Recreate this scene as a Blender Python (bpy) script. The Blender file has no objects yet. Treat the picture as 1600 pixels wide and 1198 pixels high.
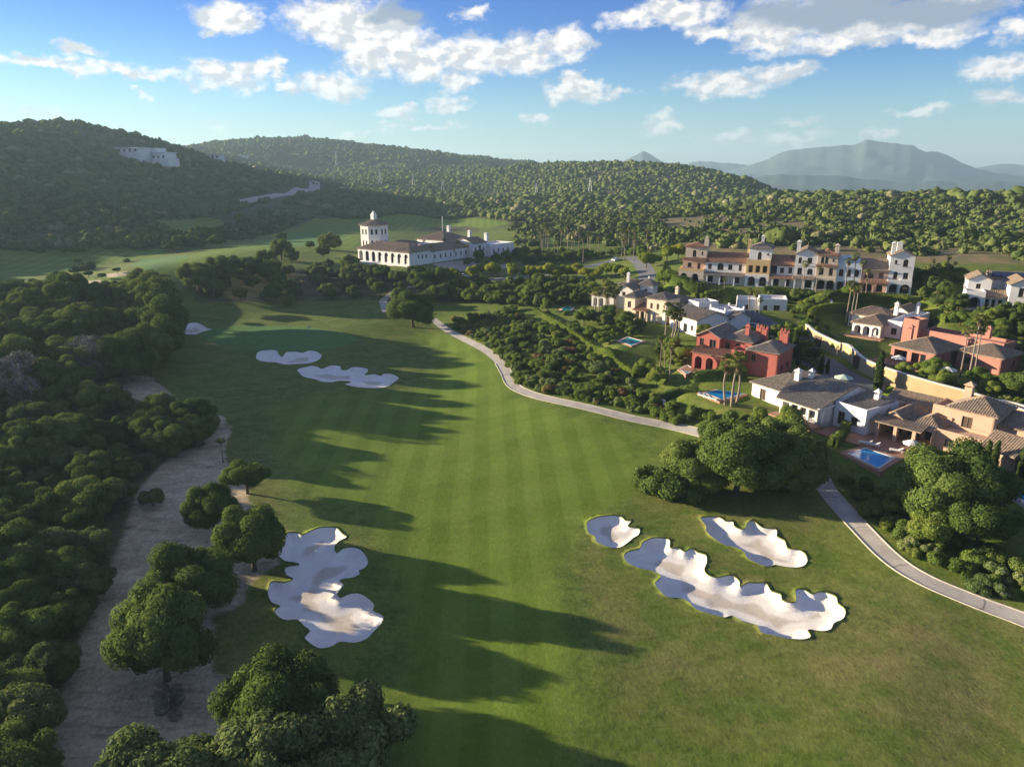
import bpy, bmesh, math, random
import numpy as np
from mathutils import Vector, Matrix
from mathutils.geometry import delaunay_2d_cdt, tessellate_polygon
from mathutils.kdtree import KDTree

R = math.radians
scene = bpy.context.scene
COL = scene.collection
random.seed(7)
rng = np.random.default_rng(7)

# ------------------------------------------------------------------ camera
FPX = 1109.0                    # focal length in pixels of the 1600 px wide photograph
PITCH = R(16.5)
CAMZ = 45.0
cam_d = bpy.data.cameras.new('camera')
cam = bpy.data.objects.new('camera', cam_d)
COL.objects.link(cam)
cam.location = (0, 0, CAMZ)
cam.rotation_euler = (R(90) - PITCH, 0, 0)
cam_d.sensor_fit = 'HORIZONTAL'
cam_d.sensor_width = 36.0
cam_d.lens = 36.0 * FPX / 1600.0
cam_d.clip_start = 0.5
cam_d.clip_end = 60000
scene.camera = cam

# ------------------------------------------------------------------ sun, view
SUN_AZ = -73.0                  # degrees from +Y towards +X: low sun on the left, a little ahead
SUN_EL = 11.0
sun_d = bpy.data.lights.new('sun', 'SUN')
sun_d.energy = 5.0
sun_d.angle = R(0.5)
sun_d.color = (1.0, 0.85, 0.63)
sun = bpy.data.objects.new('sun', sun_d)
COL.objects.link(sun)
to_sun = Vector((math.sin(R(SUN_AZ)) * math.cos(R(SUN_EL)), math.cos(R(SUN_AZ)) * math.cos(R(SUN_EL)), math.sin(R(SUN_EL))))
sun.rotation_euler = (-to_sun).to_track_quat('-Z', 'Y').to_euler()
sun.location = to_sun * 300

scene.render.engine = 'CYCLES'
cy = scene.cycles
cy.max_bounces = 5
cy.diffuse_bounces = 2
cy.glossy_bounces = 2
cy.transmission_bounces = 3
cy.transparent_max_bounces = 4
cy.volume_bounces = 0
cy.use_denoising = True
cy.denoiser = 'OPENIMAGEDENOISE'
cy.use_adaptive_sampling = True
cy.adaptive_threshold = 0.015
cy.sample_clamp_indirect = 4
vs = scene.view_settings
vs.view_transform = 'Standard'
vs.look = 'None'
vs.exposure = 1.75
vs.gamma = 1.0
vs.use_curve_mapping = False

# ------------------------------------------------------------------ pixel <-> world
PS, PC = math.sin(PITCH), math.cos(PITCH)
def ray(px, py):
    u = (px - 800.0) / FPX; v = (599.0 - py) / FPX
    return (u, PC + v * PS, -PS + v * PC)
def gz(px, py, z):                          # point of the pixel's ray at height z
    d = ray(px, py); t = (z - CAMZ) / d[2]
    return (d[0] * t, d[1] * t, z)
def gd(px, py, dist):                       # point of the pixel's ray at a horizontal distance
    d = ray(px, py); t = dist / math.hypot(d[0], d[1])
    return (d[0] * t, d[1] * t, CAMZ + d[2] * t)

# ------------------------------------------------------------------ node helpers
class NT:
    def __init__(s, tree): s.t = tree; s.n = tree.nodes; s.l = tree.links
    def node(s, typ, **kw):
        n = s.n.new(typ)
        for k, v in kw.items(): setattr(n, k, v)
        return n
    def put(s, sock, v):
        if hasattr(v, 'is_linked') or hasattr(v, 'links'): s.l.new(v, sock)
        elif isinstance(v, (tuple, list)) and len(v) == 3 and sock.type == 'RGBA': sock.default_value = (*v, 1)
        else: sock.default_value = v
    def math(s, op, a, b=None, c=None, clamp=False):
        n = s.node('ShaderNodeMath', operation=op); n.use_clamp = clamp
        s.put(n.inputs[0], a)
        if b is not None: s.put(n.inputs[1], b)
        if c is not None: s.put(n.inputs[2], c)
        return n.outputs[0]
    def vmath(s, op, a, b=None, c=None):
        n = s.node('ShaderNodeVectorMath', operation=op)
        s.put(n.inputs[0], a)
        if b is not None: s.put(n.inputs[1], b)
        if c is not None: s.put(n.inputs[2], c)
        return n.outputs['Value'] if op in ('LENGTH', 'DOT_PRODUCT', 'DISTANCE') else n.outputs[0]
    def noise(s, vec, scale, detail=4, rough=0.55, dim='3D', out='Fac', dist=0.0):
        n = s.node('ShaderNodeTexNoise', noise_dimensions=dim)
        if vec is not None: s.l.new(vec, n.inputs['Vector'])
        n.inputs['Scale'].default_value = scale; n.inputs['Detail'].default_value = detail
        n.inputs['Roughness'].default_value = rough; n.inputs['Distortion'].default_value = dist
        return n.outputs[out]
    def smooth(s, x, a, b, c=0.0, d=1.0):
        n = s.node('ShaderNodeMapRange', interpolation_type='SMOOTHSTEP')
        s.put(n.inputs[0], x)
        for i, v in zip((1, 2, 3, 4), (a, b, c, d)): s.put(n.inputs[i], v)
        return n.outputs[0]
    def mix(s, f, a, b, blend='MIX'):
        n = s.node('ShaderNodeMix', data_type='RGBA', blend_type=blend)
        s.put(n.inputs[0], f); s.put(n.inputs[6], a); s.put(n.inputs[7], b)
        return n.outputs[2]
    def attr(s, name):
        n = s.node('ShaderNodeAttribute', attribute_name=name)
        return n

# ------------------------------------------------------------------ world: Nishita sky with procedural cumulus
world = bpy.data.worlds.new('World')
scene.world = world
world.use_nodes = True
def build_world():
    w = NT(world.node_tree)
    w.n.clear()
    out = w.node('ShaderNodeOutputWorld')
    bg = w.node('ShaderNodeBackground')
    bg.inputs['Strength'].default_value = 0.095
    sky = w.node('ShaderNodeTexSky', sky_type='NISHITA')
    sky.sun_disc = False
    sky.sun_elevation = R(SUN_EL)
    sky.sun_rotation = R(SUN_AZ)
    sky.altitude = 0.0
    sky.air_density = 1.0
    sky.dust_density = 0.25
    sky.ozone_density = 3.2
    tc = w.node('ShaderNodeTexCoord')
    d = tc.outputs['Generated']
    sep = w.node('ShaderNodeSeparateXYZ'); w.l.new(d, sep.inputs[0])
    az = w.math('ARCTAN2', sep.outputs[0], sep.outputs[1])
    el = w.math('ARCSINE', sep.outputs[2])
    deg = 180 / math.pi
    az = w.math('MULTIPLY', az, deg); el = w.math('MULTIPLY', el, deg)
    p = w.node('ShaderNodeCombineXYZ'); w.l.new(az, p.inputs[0]); w.l.new(el, p.inputs[1])
    p = p.outputs[0]
    def azel(px, py):
        r = ray(px, py); n = math.sqrt(sum(c * c for c in r))
        return math.degrees(math.atan2(r[0], r[1])), math.degrees(math.asin(r[2] / n))
    # warp for billowing edges
    st = w.vmath('MULTIPLY', p, (1.0, 1.5, 1.0))
    n0 = w.noise(st, 0.1, 2, 0.5, out='Color')
    n1 = w.noise(st, 0.42, 4, 0.6, out='Color')
    wp = w.vmath('ADD', p, w.vmath('MULTIPLY', w.vmath('SUBTRACT', n1, (0.5, 0.5, 0.5)), (4.6, 2.6, 0)))
    # cumulus: centre px, py, radii px, strength
    clouds = [(357, 28, 52, 24, 1.05), (335, 44, 34, 7, 0.85), (128, 79, 40, 13, 0.95), (70, 100, 110, 10, 0.82), (205, 112, 80, 13, 0.92), (345, 118, 58, 26, 1.05), (400, 105, 30, 14, 0.95), (423, 105, 24, 20, 0.95), (455, 135, 26, 13, 0.90), (525, 135, 58, 22, 1.00),
              (540, 40, 90, 40, 1.15), (600, 55, 70, 55, 1.15), (575, 95, 50, 25, 0.95), (655, 98, 60, 32, 1.05), (735, 85, 70, 28, 1.10), (800, 88, 70, 30, 1.15), (885, 66, 42, 28, 1.15), (715, 125, 30, 22, 0.85), (700, 160, 36, 16, 0.92), (620, 176, 36, 10, 0.82), (740, 22, 30, 14, 0.92),
              (900, 140, 50, 20, 1.05), (900, 125, 22, 16, 1.05), (960, 148, 30, 8, 0.82), (840, 183, 30, 9, 0.82), (1032, 190, 36, 16, 0.85), (1130, 135, 80, 22, 0.95), (1220, 115, 52, 22, 1.05), (1090, 140, 46, 16, 0.85),
              (985, 30, 46, 18, 0.95), (1060, 22, 70, 24, 1.15), (1110, 50, 44, 14, 0.92), (1200, 50, 70, 30, 1.15), (1280, 20, 150, 32, 1.25), (1400, 30, 160, 34, 1.25), (1330, 66, 110, 16, 0.85), (1500, 10, 90, 22, 1.05), (1450, 60, 70, 16, 0.92),
              (1560, 105, 70, 24, 1.00), (1575, 155, 50, 16, 0.92), (1590, 50, 40, 20, 0.82), (1430, 170, 60, 9, 0.77), (1385, 205, 26, 9, 0.82), (1240, 215, 60, 12, 0.72), (1130, 212, 50, 9, 0.67), (1250, 188, 40, 8, 0.62), (80, 178, 34, 14, 0.82), (340, 200, 30, 12, 0.57), (660, 195, 90, 6, 0.62), (560, 205, 60, 8, 0.57), (225, 144, 16, 7, 0.72)]
    grey = [(640, 22, 70, 26, 1), (1330, 15, 190, 34, 1.1), (1470, 25, 130, 26, 1), (1190, 15, 80, 20, .6)]
    def field(lst, pos):
        acc = None
        for c in lst:
            ca, ce = azel(c[0], c[1]); a2, e2 = azel(c[0] + c[2], c[1]); a3, e3 = azel(c[0], c[1] - c[3])
            ra, re_, s = abs(a2 - ca) * 1.38, abs(e3 - ce) * 1.38, c[4]
            v = w.vmath('MULTIPLY_ADD', pos, (1 / ra, 1 / re_, 0), (-ca / ra, -ce / re_, 0))
            l = w.vmath('LENGTH', v)
            f = w.math('MULTIPLY_ADD', l, -s, s)
            acc = f if acc is None else w.math('MAXIMUM', acc, f)
        return w.math('MAXIMUM', acc, 0.0)
    f = field(clouds, wp)
    # the same broken cumulus goes on outside the frame
    sc = w.node('ShaderNodeSeparateColor'); w.l.new(n0, sc.inputs[0])
    outside = w.math('MAXIMUM', w.smooth(w.math('ABSOLUTE', az), 36.0, 44.0), w.smooth(el, 17.5, 22.0))
    f = w.math('MAXIMUM', f, w.math('MULTIPLY', outside, w.smooth(sc.outputs[0], 0.5, 0.72, 0.0, 1.0)))
    g = field(grey, wp)
    fb = w.noise(st, 0.9, 7, 0.62)
    dens = w.math('ADD', f, w.math('MULTIPLY', w.math('SUBTRACT', fb, 0.5), 0.9))
    alpha = w.smooth(dens, 0.04, 0.66)
    alpha = w.math('MULTIPLY', alpha, w.smooth(f, 0.0, 0.16))
    # self shading: density a little towards the sun (left, up) against here
    off = w.vmath('ADD', st, (-0.42, 0.55, 0))
    fb2 = w.noise(off, 0.5, 3, 0.55)
    fb3 = w.noise(st, 0.5, 3, 0.55)
    lit = w.smooth(w.math('ADD', w.math('SUBTRACT', fb3, fb2), w.math('MULTIPLY', w.math('SUBTRACT', fb, 0.5), 0.25)), -0.10, 0.09)
    body = w.smooth(dens, 0.3, 0.95)
    shade = w.math('MULTIPLY', w.math('SUBTRACT', 1.0, lit), 0.55)
    shade = w.math('MAXIMUM', shade, w.math('MULTIPLY', w.smooth(g, 0.02, 0.55), 0.95))
    white = (3.6, 3.42, 3.25); dark = (0.95, 1.22, 1.62)
    ccol = w.mix(shade, white, dark)
    # low clouds fade into the bright haze near the horizon
    lowf = w.smooth(el, 0.5, 8.0, 0.5, 0.98)
    alpha = w.math('MULTIPLY', alpha, lowf)
    hz = w.smooth(el, -1.0, 9.0, 1.0, 0.0)
    hs = w.node('ShaderNodeHueSaturation'); w.l.new(sky.outputs[0], hs.inputs['Color'])
    hs.inputs['Saturation'].default_value = 1.15; hs.inputs['Value'].default_value = 1.0
    deep = w.mix(w.smooth(el, 0.0, 13.0), (0.58, 0.68, 0.72), (0.11, 0.285, 0.60))
    skc = w.mix(1.0, hs.outputs[0], deep, 'MULTIPLY')
    sk = w.mix(w.math('MULTIPLY', hz, 0.4), skc, (1.0, 1.36, 1.55))
    colr = w.mix(alpha, sk, ccol)
    w.l.new(colr, bg.inputs['Color'])
    w.l.new(bg.outputs[0], out.inputs['Surface'])
build_world()
world.cycles.sampling_method = 'NONE'

# ------------------------------------------------------------------ terrain: smooth surface through control points
CP = []                                     # (az, log dist, z)
def cpz(px, py, z):
    p = gz(px, py, z); CP.append((math.degrees(math.atan2(p[0], p[1])), math.log(math.hypot(p[0], p[1])), z))
def cpd(px, py, dist):
    p = gd(px, py, dist); CP.append((math.degrees(math.atan2(p[0], p[1])), math.log(dist), p[2]))
def cpa(az, dist, z): CP.append((az, math.log(dist), z))
# fairway and its banks
for a in ((800,1198,0),(1600,1198,0),(0,1198,.3),(400,1000,0),(1100,900,0),(900,1000,0),(1590,960,1),(1280,740,1.6),(1060,665,1.8),(700,700,0),(390,770,.6),(350,680,1),
          (600,560,.6),(450,560,1.2),(300,515,2.2),(480,520,1.6),(680,500,2),(800,590,1.5),(690,600,.2),(250,600,2.2),(1400,1050,.5),(200,900,.5),(300,760,.6),(120,1198,.4),
          (0,1000,.4),(0,800,1.0),(100,700,1.6),(0,600,3.5),(100,500,8.5),(200,560,3.5),(200,480,7.5),(0,500,9),(-150,700,1.5),(-200,500,8),(-250,1000,-1)): cpz(*a)
# villas and gardens on the right
for a in ((1200,660,4.6),(1330,690,4.2),(1450,740,3.6),(1570,760,3.6),(1590,850,2),(1150,585,6.2),(1215,590,6.5),(1300,600,7),(1000,510,7.5),(930,490,7.5),(1120,530,8),(1340,525,9),(1500,580,8.5),(1590,600,8.5),
          (1260,540,8),(1065,440,13.5),(1240,455,14.5),(1420,465,15),(1560,490,14),(1600,520,12),(850,540,4),(740,490,4),(960,620,2.6),(1250,490,11.5),(1700,600,9),(1750,480,15),(1750,800,4)): cpz(*a)
# behind the terrace, scrub and wooded plateau
for a in ((1100,400,17),(1300,405,18.5),(1500,405,20),(1590,420,20),(1150,372,18),(1400,350,21),(1580,350,22),(1250,345,21)): cpz(*a)
for a in ((1150,318,700),(1230,306,640),(1300,305,620),(1400,306,600),(1500,308,590),(1600,309,580),(1750,309,560)): cpd(*a)
# clubhouse knoll, car park, lit ridge with the other hole
for a in ((0,455,9.5),(100,447,10.5),(230,422,12.8),(330,402,13.6),(450,385,12),(560,412,10),(640,418,10.5),(780,390,9.5),(450,460,5.5),(300,460,6.5),(620,470,5),(720,432,8),(850,425,9),(950,402,10),(850,470,7),(700,460,6),
          (0,437,8),(100,415,8.5),(230,396,9),(0,395,10),(120,395,10),(240,385,11),(420,355,9),(560,355,7),(700,355,7),(330,345,14)): cpz(*a)
# the hills
for a in ((-200,170,850),(0,200,820),(50,196,820),(100,197,820),(150,202,830),(200,209,850),(240,218,880),(270,226,920),(300,238,980),
          (0,300,520),(150,310,520),(250,275,680),(100,250,650),(-200,300,480),(0,350,400),(150,350,400),(330,310,620),(400,300,700),(460,290,800),(440,320,560),(240,335,470)): cpd(*a)
for a in ((320,226,1800),(380,219,1800),(450,215,1800),(520,219,1800),(600,230,1800),(700,244,1800),(760,251,1800),(830,253,1850),(600,280,1150),(700,275,1200),(780,285,1000),(600,310,760),(500,305,850),(700,315,720),(600,335,540),(500,340,520),(750,335,560),(520,265,1400),(400,255,1400)): cpd(*a)
for a in ((820,256,1250),(900,256,1200),(1000,260,1150),(1060,267,1120),(1100,274,1080),(1150,279,1040),(1190,290,980),(900,300,760),(1000,300,760),(1080,310,720),(850,345,480),(950,350,430),(1050,345,430),(830,300,850)): cpd(*a)
# behind the crests, and the low plain beyond
for az, d, z in ((-40,1300,60),(-30,1350,60),(-22,1300,55),(-20,2500,60),(-12,2500,60),(-5,2500,30),(0,2500,20),(2,1600,30),(8,1500,20),(14,1400,5),(18,1200,-5),(24,900,0),(30,850,0),(38,800,0),(45,800,0),
                 (20,1600,-40),(30,1500,-45),(40,1500,-45),(-60,1500,120),(-60,700,60),(-60,350,12),(-52,520,36),(-48,300,11),(-70,300,6),(-70,150,0),(-70,60,-1),(-70,700,35),(-70,1500,90),(60,60,2),(60,150,8),(60,400,18),(60,900,10),(75,60,3),(75,400,16),(0,25,0),(-60,25,0),(60,25,0),
                 (-50,3000,0),(-20,3500,-30),(0,3500,-55),(20,3000,-60),(40,3000,-60)): cpa(az, d, z)
for az in range(-75, 76, 15):
    cpa(az, 4800, -62); cpa(az, 9000, -64); cpa(az, 16000, -66)
CP = np.array(CP)
KA, KL = 1 / 9.0, 1 / 0.16
def _feat(az, ld): return np.stack([az * KA, ld * KL * 0.45], -1)
def _rbf_fit():
    X = _feat(CP[:, 0], CP[:, 1]); n = len(X)
    D = np.linalg.norm(X[:, None] - X[None], axis=2)
    K = np.sqrt(D * D + 0.12) * -1.0
    P = np.concatenate([np.ones((n, 1)), X], 1)
    A = np.zeros((n + 3, n + 3)); A[:n, :n] = K + np.eye(n) * 0.05; A[:n, n:] = P; A[n:, :n] = P.T
    b = np.zeros(n + 3); b[:n] = CP[:, 2]
    return X, np.linalg.solve(A, b)
_RX, _RW = _rbf_fit()
def _hash_noise(x, y, s, seed):            # smooth value noise, numpy
    x = x / s + seed * 17.3; y = y / s - seed * 9.1
    xi = np.floor(x); yi = np.floor(y); fx = x - xi; fy = y - yi
    def h(a, b):
        v = np.sin(a * 127.1 + b * 311.7 + seed * 74.7) * 43758.5453
        return v - np.floor(v)
    ux = fx * fx * (3 - 2 * fx); uy = fy * fy * (3 - 2 * fy)
    return (h(xi, yi) * (1 - ux) + h(xi + 1, yi) * ux) * (1 - uy) + (h(xi, yi + 1) * (1 - ux) + h(xi + 1, yi + 1) * ux) * uy
PADSRC = [((966,537),(1004,537),7.2,None,0,7,-3,4), ((876,485),(897,485),7.2,None,0,4,-2,3), ((1092,616),(1130,628),5.0,None,-1,9,0,9), ((1217,645),(1273,664),4.8,None,-9,14,-2,12), ((1330,668),(1398,712),4.2,-52,-2.5,24,-13,15), ((1528,725),(1577,742),4.0,None,-1,8,-1,7), ((1080,575),(1122,583),6.3,-38,-1,17,-3,12),
          ((974,497),(1020,508),7.5,-42,0,15,-1,16), ((924,478),(975,484),7.8,-32,0,16,0,16), ((1048,512),(1062,526),7.8,-68,-4,11,0,15), ((1150,488),(1228,492),9.6,None,-5,16,-1,7), ((1330,522),(1372,530),9.0,-48,-5,9.6,-9,24),
          ((1390,562),(1450,582),8.6,-58,-5,17,-4,19), ((1505,482),(1572,489),14.0,-26,0,24,-3,16), ((1066,440),(1424,460),14.3,None,-2,62,-5,9), ((560,408),(634,417),11.0,-36,-8,32,-2,84)]
PADS = []
for p1, p2, zb, yw, x0, x1, y0, y1 in PADSRC:
    a, b = gz(*p1, zb), gz(*p2, zb)
    PADS.append((a, math.atan2(b[1] - a[1], b[0] - a[0]) if yw is None else R(yw), zb, x0, x1, y0, y1))
def pads(xs, ys, z):                        # level building plots cut into the slope
    for a, yw, zb, x0, x1, y0, y1 in PADS:
        dx, dy = xs - a[0], ys - a[1]
        u = dx * math.cos(yw) + dy * math.sin(yw); v = -dx * math.sin(yw) + dy * math.cos(yw)
        d = np.hypot(np.maximum(np.maximum(x0 - u, u - x1), 0), np.maximum(np.maximum(y0 - v, v - y1), 0))
        w = np.clip(1 - d / 6.0, 0, 1); w = w * w * (3 - 2 * w)
        z = z * (1 - w) + (zb - .06) * w
    return z
def terr(x, y):
    x = np.atleast_1d(np.asarray(x, float)); y = np.atleast_1d(np.asarray(y, float))
    out = np.empty(len(x))
    for i in range(0, len(x), 6000):
        xs, ys = x[i:i + 6000], y[i:i + 6000]
        d = np.maximum(np.hypot(xs, ys), 20)
        Fq = _feat(np.degrees(np.arctan2(xs, ys)), np.log(d))
        Dm = np.linalg.norm(Fq[:, None] - _RX[None], axis=2)
        z = -np.sqrt(Dm * Dm + 0.12) @ _RW[:-3] + np.concatenate([np.ones((len(xs), 1)), Fq], 1) @ _RW[-3:]
        a = np.clip((d - 40) / 300, 0, 1)
        z += (_hash_noise(xs, ys, 14, 1) - .5) * 0.5 * np.clip((d - 30) / 60, 0, 1) + (_hash_noise(xs, ys, 45, 2) - .5) * 2.0 * a * np.clip((4000 - d) / 2000, 0, 1)
        b = np.clip((d - 420) / 500, 0, 1) * np.clip((3500 - d) / 1000, 0, 1)
        z += ((_hash_noise(xs, ys, 130, 3) - .5) * 12 + (_hash_noise(xs, ys, 60, 4) - .5) * 5) * b
        out[i:i + 6000] = pads(xs, ys, z)
    return out
def tz(x, y): return float(terr(x, y)[0])
def gp(px, py):                             # where the pixel's ray meets the terrain
    d = ray(px, py)
    n = math.hypot(d[0], d[1])
    ds = np.exp(np.linspace(math.log(30), math.log(3000), 700))
    X = d[0] / n * ds; Y = d[1] / n * ds; Z = CAMZ + d[2] / n * ds
    T = terr(X, Y)
    k = np.argmax(Z < T)
    if k == 0: k = len(ds) - 1
    f0 = Z[k - 1] - T[k - 1]; f1 = Z[k] - T[k]
    t = f0 / (f0 - f1 + 1e-9); t = min(max(t, 0), 1)
    dd = ds[k - 1] + (ds[k] - ds[k - 1]) * t
    x, y = d[0] / n * dd, d[1] / n * dd
    return (x, y, tz(x, y))

# ------------------------------------------------------------------ object helpers
MATS = {}
def link(o, parent=None):
    COL.objects.link(o)
    if parent is not None: o.parent = parent
    return o
def tag(o, label=None, cat=None, group=None, kind=None):
    if label: o['label'] = label
    if cat: o['category'] = cat
    if group: o['group'] = group
    if kind: o['kind'] = kind
    return o
def empty(name, loc=(0, 0, 0), rz=0.0, parent=None):
    o = bpy.data.objects.new(name, None); o.empty_display_size = 0.5
    o.location = loc; o.rotation_euler = (0, 0, rz)
    return link(o, parent)
def mesh_np(name, V, Fs, mats, smooth=False, fmat=None):
    me = bpy.data.meshes.new(name)
    if isinstance(Fs, np.ndarray):
        n, k = Fs.shape
        me.vertices.add(len(V)); me.vertices.foreach_set('co', np.asarray(V, np.float32).ravel())
        me.loops.add(n * k); me.loops.foreach_set('vertex_index', Fs.astype(np.int32).ravel())
        me.polygons.add(n); me.polygons.foreach_set('loop_start', np.arange(0, n * k, k, dtype=np.int32))
        me.update(calc_edges=True)
    else:
        me.from_pydata([tuple(v) for v in V], [], Fs); me.update()
    for m in (mats if isinstance(mats, (list, tuple)) else [mats]): me.materials.append(m)
    if fmat is not None: me.polygons.foreach_set('material_index', np.asarray(fmat, np.int32))
    if smooth: me.polygons.foreach_set('use_smooth', np.ones(len(me.polygons), bool))
    return me
def obj(name, me, parent=None):
    return link(bpy.data.objects.new(name, me), parent)

def new_mat(name):
    m = bpy.data.materials.new(name); m.use_nodes = True
    t = NT(m.node_tree); b = t.n['Principled BSDF']
    MATS[name] = m
    return m, t, b
def plain(name, col, rough=0.7, var=0.12, scale=0.6, spec=0.25, bump=0.0, bscale=8.0, metal=0.0):
    m, t, b = new_mat(name)
    geo = t.node('ShaderNodeNewGeometry').outputs['Position']
    n = t.noise(geo, scale, 6, 0.6); n2 = t.noise(geo, scale * 7, 3, 0.6)
    f = t.math('MULTIPLY_ADD', n, 1.3, t.math('MULTIPLY_ADD', n2, 0.7, -1.0))
    c = t.mix(t.smooth(f, -0.5, 0.5), tuple(v * (1 - var) for v in col), tuple(min(v * (1 + var), 0.95) for v in col))
    t.l.new(c, b.inputs['Base Color']); b.inputs['Roughness'].default_value = rough
    b.inputs['Specular IOR Level'].default_value = spec; b.inputs['Metallic'].default_value = metal
    if bump:
        bp = t.node('ShaderNodeBump'); bp.inputs['Strength'].default_value = 1.0; bp.inputs['Distance'].default_value = bump
        t.l.new(t.noise(geo, bscale, 4, 0.6), bp.inputs['Height']); t.l.new(bp.outputs[0], b.inputs['Normal'])
    return m

# ------------------------------------------------------------------ ground materials
def mat_ground():
    m, t, b = new_mat('ground_grass')
    geo = t.node('ShaderNodeNewGeometry').outputs['Position']
    z = t.attr('zone'); s = t.node('ShaderNodeSeparateColor'); t.l.new(z.outputs['Color'], s.inputs[0])
    z2 = t.attr('zone_b'); s2 = t.node('ShaderNodeSeparateColor'); t.l.new(z2.outputs['Color'], s2.inputs[0])
    big = t.noise(geo, 0.035, 5, 0.6); mid = t.noise(geo, 0.22, 6, 0.65); fine = t.noise(geo, 1.6, 5, 0.7)
    vfine = t.noise(geo, 6.0, 3, 0.7)
    strk = t.noise(t.vmath('MULTIPLY', geo, (0.35, 1.3, 1)), 0.9, 5, 0.65)
    # rough
    ru = t.mix(t.smooth(mid, 0.36, 0.64), (0.074, 0.122, 0.012), (0.128, 0.158, 0.022))
    ru = t.mix(t.math('MULTIPLY', t.smooth(strk, 0.42, 0.72), 0.5), ru, (0.165, 0.170, 0.050))
    dry = t.math('MULTIPLY', t.smooth(big, 0.45, 0.68), t.smooth(mid, 0.40, 0.66))
    dry = t.math('MAXIMUM', t.math('MULTIPLY', dry, 0.65), t.math('MULTIPLY', s2.outputs[1], t.smooth(mid, 0.2, 0.8)))
    ru = t.mix(t.math('MULTIPLY', dry, 0.85), ru, (0.20, 0.155, 0.065))
    ru = t.mix(t.math('MULTIPLY', t.smooth(fine, 0.52, 0.75), 0.55), ru, (0.035, 0.065, 0.012))
    ru = t.mix(t.math('MULTIPLY', t.smooth(vfine, 0.55, 0.8), 0.3), ru, (0.21, 0.20, 0.08))
    # mown fairway with the mower's stripes along the hole
    sx = t.node('ShaderNodeSeparateXYZ'); t.l.new(geo, sx.inputs[0])
    wob = t.math('MULTIPLY', t.math('SUBTRACT', t.noise(geo, 0.02, 2), 0.5), 2.5)
    wav = t.math('SINE', t.math('MULTIPLY', t.math('ADD', t.math('MULTIPLY_ADD', sx.outputs[1], 0.035, sx.outputs[0]), wob), 2 * math.pi / 5.2))
    st = t.smooth(wav, -0.35, 0.35)
    wav2 = t.math('SINE', t.math('MULTIPLY', t.math('MULTIPLY_ADD', sx.outputs[0], -0.45, sx.outputs[1]), 2 * math.pi / 13.0))
    st = t.math('MULTIPLY_ADD', t.smooth(wav2, -0.5, 0.5), 0.35, t.math('MULTIPLY', st, 0.65))
    fw = t.mix(st, (0.104, 0.165, 0.012), (0.150, 0.218, 0.024))
    fw = t.mix(t.math('MULTIPLY', t.smooth(mid, 0.40, 0.7), 0.45), fw, (0.160, 0.195, 0.028))
    fw = t.mix(t.math('MULTIPLY', t.smooth(fine, 0.5, 0.8), 0.25), fw, (0.06, 0.10, 0.02))
    edge = t.math('MULTIPLY_ADD', t.math('SUBTRACT', mid, 0.5), 1.1, s.outputs[0])
    col = t.mix(t.smooth(edge, 0.2, 0.8), ru, fw)
    gr = t.mix(t.smooth(fine, 0.3, 0.7), (0.085, 0.17, 0.035), (0.10, 0.185, 0.045))
    col = t.mix(t.smooth(s2.outputs[0], 0.4, 0.6), col, gr)
    # dry soil
    so = t.mix(t.smooth(mid, 0.3, 0.7), (0.38, 0.30, 0.185), (0.52, 0.42, 0.275))
    so = t.mix(t.math('MULTIPLY', t.smooth(strk, 0.5, 0.72), 0.65), so, (0.16, 0.135, 0.085))
    so = t.mix(t.math('MULTIPLY', t.smooth(fine, 0.56, 0.72), 0.6), so, (0.11, 0.11, 0.05))
    edge = t.math('MULTIPLY_ADD', t.math('SUBTRACT', t.math('MULTIPLY_ADD', fine, 0.5, t.math('MULTIPLY', mid, 0.5)), 0.5), 1.0, s.outputs[1])
    col = t.mix(t.smooth(edge, 0.38, 0.62), col, so)
    # scrub and wood floor
    sc = t.mix(t.smooth(mid, 0.35, 0.65), (0.050, 0.062, 0.022), (0.115, 0.105, 0.045))
    sc = t.mix(t.math('MULTIPLY', t.smooth(fine, 0.5, 0.75), 0.5), sc, (0.17, 0.14, 0.07))
    edge = t.math('MULTIPLY_ADD', t.math('SUBTRACT', mid, 0.5), 0.8, s.outputs[2])
    col = t.mix(t.smooth(edge, 0.35, 0.65), col, sc)
    # dry open scrub with ochre earth
    oc = t.mix(t.smooth(mid, 0.35, 0.62), (0.24, 0.165, 0.085), (0.13, 0.125, 0.05))
    edge = t.math('MULTIPLY_ADD', t.math('SUBTRACT', big, 0.5), 1.2, s2.outputs[2])
    col = t.mix(t.smooth(edge, 0.35, 0.65), col, oc)
    gr2 = t.noise(t.vmath('MULTIPLY', geo, (1.0, 0.45, 1)), 3.4, 4, 0.75)
    blot = t.noise(geo, 0.6, 4, 0.7)
    val = t.math('MULTIPLY_ADD', t.math('SUBTRACT', gr2, 0.5), 1.5, t.math('MULTIPLY_ADD', t.math('SUBTRACT', blot, 0.5), 0.9, 1.0))
    soft = t.math('MULTIPLY_ADD', t.smooth(s.outputs[0], 0.3, 0.7), -0.55, 1.0)
    val = t.math('MULTIPLY_ADD', t.math('SUBTRACT', val, 1.0), soft, 1.0)
    hv = t.node('ShaderNodeHueSaturation'); t.l.new(col, hv.inputs['Color']); t.l.new(val, hv.inputs['Value'])
    col = hv.outputs[0]
    t.l.new(col, b.inputs['Base Color']); b.inputs['Roughness'].default_value = 0.85; b.inputs['Specular IOR Level'].default_value = 0.12
    bp = t.node('ShaderNodeBump'); bp.inputs['Distance'].default_value = 0.12; bp.inputs['Strength'].default_value = 0.6
    hb = t.math('MULTIPLY_ADD', fine, 0.7, t.math('MULTIPLY', vfine, 0.3))
    t.l.new(hb, bp.inputs['Height']); t.l.new(bp.outputs[0], b.inputs['Normal'])
    return m
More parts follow.
